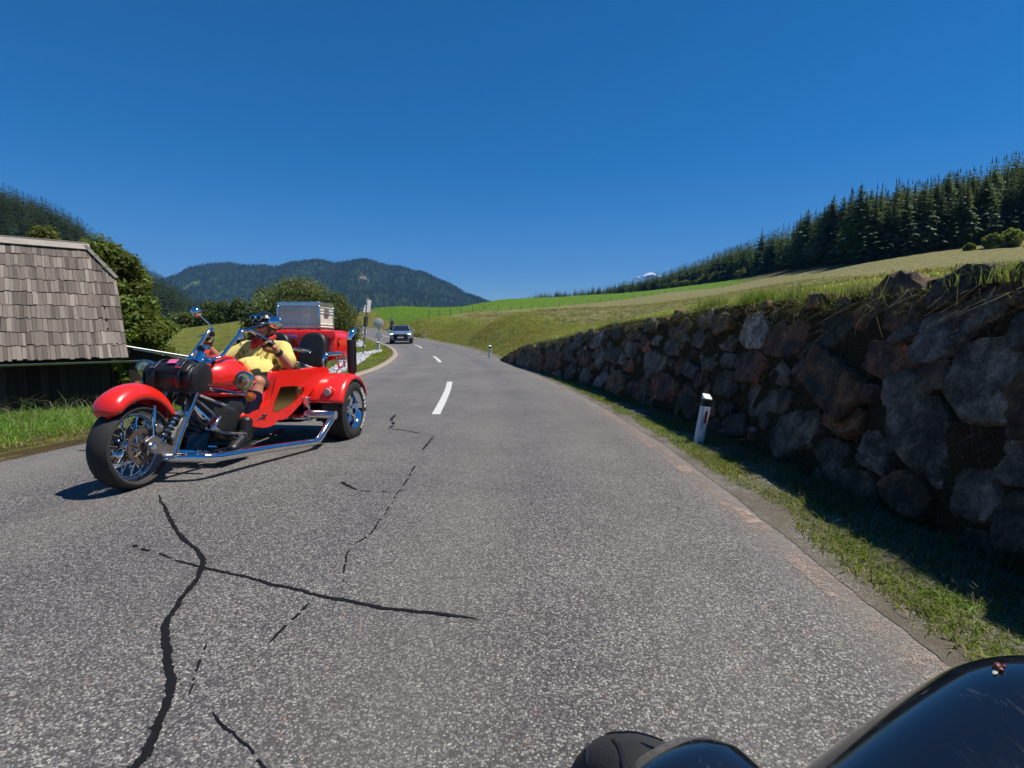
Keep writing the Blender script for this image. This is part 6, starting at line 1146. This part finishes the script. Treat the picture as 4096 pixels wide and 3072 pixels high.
pl_ = cpart('number_plate', [box((2.515, 0, .58), (.012, .52, .12))], 'plate_white'); cpart('bumper_lip', [tube([(2.40, -.90, .46), (2.46, -.5, .36), (2.47, .5, .36), (2.40, .90, .46)], .02, 6, sm=3)], 'rim_alloy'); cpart('under_tray', [box((0, 0, .33), (4.5, 1.7, .16))], 'car_black')
# ------------------------------------------------------------------ motorcyclist following
simple('bike_black', (.012, .012, .014), .3, 0, .3); simple('rider_black', (.015, .015, .017), .7, var=.3)
bk = tag(empty('motorcycle', (-17.2, 75, .98), R(-90 + 24)), 'dark motorcycle following behind the car', 'motorcycle'); bk.rotation_euler = (R(-8), 0, R(-66))
for x in (.72, -.70): w_ = part('wheel', [lathe([(.23, -.05), (.28, -.065), (.31, -.03), (.315, 0), (.31, .03), (.28, .065), (.23, .05)], 24, 'Y', (x, 0, .315))], 'tyre_rubber', bk); part('rim', [lathe([(0, -.05), (.05, -.05), (.22, -.02), (.24, -.045), (.24, .045), (.22, .02), (.05, .05), (0, .05)], 20, 'Y', (x, 0, .315))], 'dark_metal', w_)
part('engine', [loft([(.4, .45, .12, .14), (.1, .45, .2, .2), (-.3, .45, .15, .15)], 14, 4)], 'dark_metal', bk); part('fuel_tank', [loft([(.35, .84, .08, .08), (.2, .88, .16, .12), (-.05, .86, .15, .10), (-.2, .80, .08, .06)], 16)], 'bike_black', bk); part('seat', [loft([(-.1, .80, .10, .04), (-.4, .82, .15, .05), (-.8, .90, .10, .04)], 14, 4)], 'black_leather', bk)
part('fairing', [loft([(.86, .85, .06, .08), (.75, .86, .17, .17), (.5, .84, .19, .22), (.36, .78, .14, .14)], 16)], 'bike_black', bk); part('headlight', [ball((.86, 0, .88), (.04, .10, .06), 12, 8)], 'lamp_clear', bk); part('fork', [tube([(.45, s * .09, .98), (.70, s * .09, .33)], .026, 8) for s in (1, -1)], 'dark_metal', bk); part('handlebar', [tube([(.32, -.38, 1.02), (.42, -.15, 1.03), (.42, .15, 1.03), (.32, .38, 1.02)], .014, 8, sm=3)], 'dark_metal', bk); part('wind_shield', [(np.array([(.78, -.14, 1.0), (.78, .14, 1.0), (.55, .12, 1.22), (.55, -.12, 1.22)]), [(0, 1, 2, 3)])], 'car_glass', bk)
rd = tag(empty('person', bk.location), 'black clad motorcyclist in dark helmet riding behind the car', 'person'); rd.rotation_euler = bk.rotation_euler
sh_ = [capsule((-.25, 0, .90), (-.08, 0, 1.28), .15, .16), ball((.02, 0, 1.50), (.10, .085, .115)), capsule((-.05, 0, 1.32), (0, 0, 1.44), .07, .06)]
for s in (1, -1): sh_ += [capsule((-.06, s * .17, 1.30), (.1, s * .32, 1.08), .06, .05), capsule((.1, s * .32, 1.08), (.32, s * .36, 1.04), .05, .038), ball((.33, s * .36, 1.03), (.05, .04, .04)), capsule((-.25, s * .1, .88), (.15, s * .22, .78), .10, .075), capsule((.15, s * .22, .78), (-.1, s * .2, .38), .068, .05), capsule((-.1, s * .2, .34), (.1, s * .2, .30), .045, .04)]
me = remesh(sh_, .02, 3); me.materials.append(MAT['rider_black']); new_obj('body', me, None, rd); part('helmet', [ball((.02, 0, 1.52), (.14, .12, .145), 18, 12)], 'helmet_shell', rd); part('visor', [ball((.075, 0, 1.52), (.095, .10, .055), 14, 8)], 'smoke_lens', rd)
# ------------------------------------------------------------------ roadside posts
simple('post_white', (.62, .63, .64), .5, 0, 0, .12, 9); simple('post_black', (.012, .012, .013), .5); simple('reflector_red', (.16, .012, .014), .2, 0, .4); simple('galvanised', (.28, .29, .29), .5, .7, 0, .2, 12); simple('sign_back', (.58, .56, .50), .6, .1, 0, .15, 10); simple('sign_white', (.62, .62, .62), .4)
def delineator(x, y, z, h, lean, yaw, lab, w=.115):
    o = tag(empty('delineator_post', (x, y, z)), lab, 'road post', 'roadside delineator posts'); o.rotation_euler = Euler((0, R(lean), R(yaw)), 'XYZ')
    sec = [(-.5, -.28), (-.35, -.42), (.35, -.42), (.5, -.28), (.42, .35), (-.42, .35)]
    def pr(z0, z1, top=0.): return ring_skin([np.array([(a * w, b * w, z0) for a, b in sec]), np.array([(a * w, b * w, z1 + (top * (b + .42) if top else 0)) for a, b in sec])])
    part('shaft', [pr(-.25, h * .835)], 'post_white', o, bevel=.008, smooth=False); part('black_band', [pr(h * .835, h * .975)], 'post_black', o, bevel=.006, smooth=False); part('cap', [pr(h * .975, h, .06)], 'post_white', o, bevel=.006, smooth=False); part('reflector', [box((.008, -.428 * w, h * .62), (.026 * w / .115, .008, .14 * h / .56))], 'reflector_red', o); return o
delineator(2.0, 5.56, .0, .53, 9, 6, 'white delineator post with red reflector leaning at the foot of the stone wall', .10)
delineator(-1.0, 23.4, .0, .52, 3, 0, 'white delineator post where the stone wall ends'); delineator(-9.85, 60, .22, .82, 0, 0, 'small white delineator post on the bank right of the car'); delineator(-8.05, 31.7, -.02, .50, 0, 0, 'white delineator post at the foot of the round sign', .17); delineator(-19.3, 69.5, .55, .75, 0, 0, 'tiny dark delineator post on the inside of the far bend')
def disc(c, r_, th, axis='Y', n=32): return lathe([(0, -th), (r_ * .97, -th), (r_, -th * .6), (r_, th * .6), (r_ * .97, th), (0, th)], n, axis, c)
def tri(c, a, th):
    h = a * .866; P = [(-a / 2, -h / 3), (a / 2, -h / 3), (0, 2 * h / 3)]; V = np.array([(c[0] + x, c[1] + d, c[2] + z) for d in (-th, th) for x, z in P]); return V, [(0, 1, 2), (5, 4, 3), (0, 3, 4, 1), (1, 4, 5, 2), (2, 5, 3, 0)]
sg = tag(empty('road_sign', (-8.12, 32.1, -.03), R(8)), 'grey back of a round sign above a triangular sign on one post', 'road sign'); part('post', [tube([(0, 0, -.2), (.02, 0, 2.0)], .035, 10)], 'galvanised', sg); part('round_plate', [disc((.02, -.05, 1.68), .31, .008)], 'sign_back', sg); part('triangle_plate', [tri((.01, -.05, .96), .56, .008)], 'sign_back', sg, bevel=.004); part('clamp', [box((.02, -.03, z), (.10, .03, .04)) for z in (1.55, 1.8, .95)], 'galvanised', sg)
sg = tag(empty('road_sign', (-7.52, 26.5, -.05), 0), 'tall leaning sign pole with plates seen edge-on above white gravel', 'road sign'); sg.rotation_euler = (R(2), R(7.2), R(4)); part('post', [tube([(0, 0, -.3), (0, 0, 2.95)], .032, 10)], 'galvanised', sg)
V, F = tri((0, 0, 0), .78, .01); V = V @ np.array(Matrix.Rotation(R(76), 3, 'Z')).T; part('warning_plate', [(V + np.array((-.01, -.06, 2.42)), F)], 'sign_white', sg); V, F = box((0, 0, 0), (.48, .02, .62)); V = V @ np.array(Matrix.Rotation(R(80), 3, 'Z')).T; part('upper_plate', [(V + np.array((.055, .02, 2.50)), F)], 'sign_white', sg, smooth=False); part('lower_plate', [(V * np.array((1, 1, .85)) + np.array((-.02, .0, 1.72)), F)], 'car_black', sg, smooth=False); V, F = box((0, 0, 0), (.34, .02, .22)); V = V @ np.array(Matrix.Rotation(R(60), 3, 'Z')).T; part('small_plate', [(V + np.array((-.05, 0, 1.22)), F)], 'sign_back', sg, smooth=False)
sg = tag(empty('road_sign', (-19.4, 85, 1.5), 0), 'small grey sign back just left above the car', 'road sign'); part('post', [tube([(0, 0, -.2), (0, 0, 1.8)], .035, 8)], 'galvanised', sg); part('plate', [box((0, -.05, 1.45), (.45, .015, .62))], 'sign_back', sg, bevel=.02)
sg = tag(empty('traffic_mirror', (-28.3, 100, 2.6), R(10)), 'white framed traffic mirror on a thin pole near the far bend', 'traffic mirror'); part('post', [tube([(0, .05, -.4), (0, .05, 2.6)], .03, 8)], 'galvanised', sg); fr = part('frame', [box((0, 0, 2.34), (.68, .03, .54))], 'sign_white', sg, bevel=.03); part('mirror_face', [box((0, -.02, 2.38), (.50, .02, .28))], 'car_black', fr, bevel=.01)
# ------------------------------------------------------------------ kerb and gravel
t = NT('concrete_kerb'); P = t.pos(); n1 = t.noise(P, 3, 5); n2 = t.noise(P, 40, 4); MAT['concrete_kerb'] = t.bsdf(t.mix(n1, t.mix(n2, (.20, .17, .14), (.28, .24, .20)), (.33, .26, .20)), .85, 0, t.bump(n2, .3, .01), .2)
kl = EDGE_L[(EDGE_L[:, 1] > 13.5) & (EDGE_L[:, 1] < 50)]; tg = np.gradient(kl, axis=0); tg /= np.linalg.norm(tg, axis=1)[:, None]; nn = np.c_[-tg[:, 1], tg[:, 0]]
sec = [(-.20, .006), (-.18, .03), (.02, .045), (.05, .03), (.05, -.05)]; rings = [np.c_[kl + nn * d, road_z(kl[:, 1]) + h] for d, h in sec]; V = np.stack(rings, 1).reshape(-1, 3); I = np.arange(len(V)).reshape(len(kl), 5); Fq = np.stack([I[:-1, :-1], I[:-1, 1:], I[1:, 1:], I[1:, :-1]], -1).reshape(-1, 4)
tag(new_obj('kerb', mesh_np('kerb', V, Fq), MAT['concrete_kerb']), 'pale concrete kerb along the inside of the bend', None, None, 'structure')
t = NT('gravel_stone'); a = t.n('Attribute', _attribute_name='Col').outputs['Color']; MAT['gravel_stone'] = t.bsdf(a, .8, 0, None, .3)
def gravel(name, n, xy, size, lab, seed, base=(.42, .42, .43)):
    r = np.random.default_rng(seed); D, Fi = ico(1); P = np.c_[xy, left_z(xy)]; S = size * r.uniform(.5, 1.5, (len(P), 1, 1)) * np.array([1, .8, .6])
    Q = np.array([Euler(e).to_matrix() for e in r.uniform(0, 6.28, (len(P), 3))]); J = D[None] * (1 + .25 * r.normal(0, 1, (len(P), len(D), 1)).clip(-1, 1)); W = np.einsum('nij,nvj->nvi', Q, J * S) + P[:, None] + np.array([0, 0, size * .25])
    me = mesh_np(name, W.reshape(-1, 3), (Fi[None] + (np.arange(len(P)) * len(D))[:, None, None]).reshape(-1, 3), smooth=False); c = np.array(base) * r.uniform(.45, 1.5, (len(P), 1)) ; set_col(me, np.repeat(np.clip(c, 0, .8), len(D), 0)); return tag(new_obj(name, me, MAT['gravel_stone']), lab, 'gravel', None, 'stuff')
rg = np.random.default_rng(15); y = 13.5 + rg.random(5200) ** .85 * 18; wd = np.interp(y, [13, 20, 27, 32], [.5, .75, 1.0, .3]); off = np.interp(y, [13, 20, 27, 32], [1.1, 1.2, 1.25, .6]) + rg.random(5200) * wd
gravel('gravel', 0, np.c_[on_edge(EDGE_L, y) - off, y], .065, 'white drainage gravel at the foot of the leaning sign pole', 16)
y = 40 + rg.random(1700) * 24; off = np.interp(y, [40, 64], [1.6, 1.0]) + rg.random(1700) * 1.0; gravel('gravel', 0, np.c_[on_edge(EDGE_L, y) - off, y], .09, 'far strip of white gravel inside the bend', 17)
# ------------------------------------------------------------------ pasture fences
simple('fence_wood', (.09, .07, .055), .9, var=.3)
fpm = bpy.data.meshes.new('fence_post'); V, F = tube([(0, 0, -.3), (.01, 0, .6), (0, .01, 1.18)], [.06, .055, .05], 7); fpm.from_pydata(V.tolist(), [], F); fpm.materials.append(MAT['fence_wood'])
def fence(line, step, lab, wires=(.55, 1.0), hs=1.):
    p = smooth_path(line, 8); d = np.r_[0, np.cumsum(np.linalg.norm(np.diff(p, axis=0), axis=1))]; q = np.arange(0, d[-1], step); X = np.interp(q, d, p[:, 0]); Y = np.interp(q, d, p[:, 1]); Z = hill_z(np.c_[X, Y]); fo = tag(empty('pasture_fence', (X[0], Y[0], Z[0])), lab, 'fence'); rf_ = np.random.default_rng(len(line)); tops = []
    for x, y, z in zip(X, Y, Z):
        o = bpy.data.objects.new('post', fpm); COL.objects.link(o); o.parent = fo; o.location = (x - X[0], y - Y[0], z - Z[0]); o.rotation_euler = (rf_.normal(0, .05), rf_.normal(0, .05), rf_.uniform(0, 6)); s = hs * rf_.uniform(.85, 1.15); o.scale = (1.2, 1.2, s)
    for w_ in wires: part('wire', [tube(np.c_[X - X[0], Y - Y[0], Z - Z[0] + w_ * hs], .008, 4)], 'galvanised', fo)
fence([(-13.2, 84), (-12.91, 90.0), (-11.02, 105.0), (-7.76, 120.0), (-2.24, 135.0), (8.53, 160.0), (21.39, 175.0), (37.59, 195.0), (55.09, 215.0), (69.38, 235.0), (100, 265), (137, 297)], 8.2, 'long wire fence with wooden posts between hay meadow and green pasture', hs=1.12)
fence([(128, 262), (131.68, 250.0), (137.3, 236.0), (140.07, 220.0), (146, 208), (165, 196), (200, 182)], 3.0, 'low post fence along the upper meadow edge by the wood', (.5,), .8)
# ------------------------------------------------------------------ the motorcycle we ride: front tyre, mudguard and cowl at the bottom edge
simple('cowl_paint', (.006, .008, .013), .16, 0, .9, .3, 6); simple('bug_brown', (.10, .02, .012), .5); simple('bug_pale', (.45, .45, .35), .5)
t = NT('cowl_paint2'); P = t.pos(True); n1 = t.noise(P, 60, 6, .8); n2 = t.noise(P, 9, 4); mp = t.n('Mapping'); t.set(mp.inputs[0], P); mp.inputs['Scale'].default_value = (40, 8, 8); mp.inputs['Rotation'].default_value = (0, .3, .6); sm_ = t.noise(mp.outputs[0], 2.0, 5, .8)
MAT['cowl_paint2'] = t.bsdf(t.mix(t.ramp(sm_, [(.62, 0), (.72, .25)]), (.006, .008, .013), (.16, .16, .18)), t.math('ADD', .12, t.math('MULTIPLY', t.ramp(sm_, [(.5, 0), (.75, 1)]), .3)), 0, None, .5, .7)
mc = tag(empty('motorcycle', (.3, .4, .06)), 'dark glossy motorcycle we are riding, front tyre and cowl at the bottom edge', 'motorcycle')
Mw = Matrix.Translation((-.045, .205, .31)) @ Matrix.Rotation(R(24), 4, 'Z') @ Matrix.Rotation(R(-6), 4, 'Y')      # wheel frame: y ahead, x right
def wp(V): return np.array([(Mw @ Vector(v))[:] for v in V])
tp = [(.20, -.04), (.235, -.056), (.265, -.066), (.288, -.055), (.303, -.03), (.31, 0)]; tp = tp + [(r_, -h_) for r_, h_ in tp[-2::-1]]
V, F = lathe(tp, 64, 'X'); fwl = part('front_wheel', [(wp(V), F)], 'tyre_rubber', mc)
for k in range(16):
    for s in (1, -1):
        a0 = k * math.pi / 8 + (.2 if s < 0 else 0); pts = []
        for q in np.linspace(0, 1, 9): a = a0 + .34 * q; h_ = s * (.008 + .045 * q ** 1.6); r_ = np.interp(abs(h_), [0, .03, .055], [.3105, .3035, .289]); pts.append((h_, r_ * math.cos(a), r_ * math.sin(a)))
        part('tread_groove', [tube(wp(pts), [.001] + [.0028] * 7 + [.001], 5)], 'car_black', fwl)
V, F = lathe([(.0, -.03), (.05, -.03), (.19, -.02), (.205, -.045), (.205, .045), (.19, .02), (.05, .03), (0, .03)], 32, 'X'); part('rim', [(wp(V), F)], 'dark_metal', fwl)
rings = []
for a in np.linspace(R(78), R(190), 22):
    e = min(1, (a - R(78)) / .22 + .35) ; rings.append(wp([(.088 * math.sin(b) * e ** .5, (.315 + .034 * math.cos(b) ** .8 * e) * math.cos(a), (.315 + .034 * math.cos(b) ** .8 * e) * math.sin(a)) for b in np.linspace(-math.pi / 2, math.pi / 2, 13)]))
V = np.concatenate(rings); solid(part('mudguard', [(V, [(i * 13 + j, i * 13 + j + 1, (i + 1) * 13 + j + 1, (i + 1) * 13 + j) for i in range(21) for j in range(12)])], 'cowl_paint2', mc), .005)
for s in (1, -1): part('fork_leg', [tube(wp([(s * .10, 0, 0), (s * .10, -.05, .10), (s * .10, -.09, .17)]), [.028, .028, .024], 12)], 'dark_metal', mc)
ax0, ax1 = np.array((.532, .455, .80)), np.array((.14, .345, .60)); L = np.linalg.norm(ax1 - ax0)     # lamp shell: rounded end towards the verge
prof = [(.0, -.128), (.03, -.125), (.06, -.114), (.09, -.092), (.112, -.06), (.126, -.02), (.132, .03), (.136, .10), (.138, .2), (.136, .3), (.12, .36), (.06, .40), (0, .41)]
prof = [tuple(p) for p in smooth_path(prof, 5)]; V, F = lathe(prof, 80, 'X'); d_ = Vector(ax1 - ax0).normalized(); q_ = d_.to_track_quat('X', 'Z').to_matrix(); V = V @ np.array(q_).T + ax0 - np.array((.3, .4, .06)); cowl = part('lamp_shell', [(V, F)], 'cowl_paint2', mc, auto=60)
V, F = lathe([(.139, .195), (.143, .198), (.143, .206), (.139, .209)], 48, 'X'); part('seam_ring', [(V @ np.array(q_).T + ax0 - np.array((.3, .4, .06)), F)], 'chrome', cowl)
bug = tag(empty('squashed_insect', (.4865, .4925, .9125)), 'small reddish squashed insect stuck on the dark lamp shell', 'insect'); bug.rotation_euler = Vector((-.299, .304, .904)).to_track_quat('Z', 'Y').to_euler()
part('insect_body', [ball((0, 0, .003), (.0055, .0035, .0035), 10, 6), ball((.005, .002, .002), (.003, .003, .0025), 8, 5), ball((-.004, -.003, .001), (.0045, .003, .0015), 8, 5), ball((-.006, .004, .001), (.004, .002, .001), 8, 5)], 'bug_brown', bug)
part('insect_wing', [ball((.008, -.002, .001), (.006, .0025, .0006), 10, 5)], 'bug_pale', bug)
# ------------------------------------------------------------------ small cumulus and the haze
t = NT('cloud_white'); MAT['cloud_white'] = t.bsdf((.92, .93, .95), 1.0, 0, None, 0.)
rc = np.random.default_rng(4); cs = []
for x, z, r_ in [(-1.0, -.1, .22), (-.75, .0, .2), (-.3, .15, .3), (0, .3, .38), (.25, .2, .34), (.6, .12, .3), (.85, .0, .22), (.4, .3, .22), (-.1, .05, .4), (.5, -.1, .3)]:
    for k in range(5): cs.append(ball((x + rc.normal(0, .09), rc.normal(0, .25), z + rc.normal(0, .06)), r_ * rc.uniform(.35, .8), 12, 8))
me = remesh([(V * 210, F) for V, F in cs], 9., 2); me.materials.append(MAT['cloud_white']); o = tag(new_obj('cloud', me), 'small white cumulus cloud above the right hand forest', 'cloud'); o.location = (4870, 18800, 1850); o.scale = (2.05, 2.05, 1.25)
t = NT('haze'); v = t.n('VolumePrincipled'); v.inputs['Color'].default_value = (.14, .40, .95, 1); v.inputs['Density'].default_value = 5.0e-5; v.inputs['Anisotropy'].default_value = 0.0; t.t.links.new(v.outputs[0], t.out.inputs['Volume'])
V, F = box((0, 0, (2300 - 46.5) / 2), (35000, 35000, 2346.5)); mb = MB(); mb.add(V, F); tag(mb.obj('haze', t.m, smooth=False), 'thin blue air between us and the mountain', None, None, 'stuff')
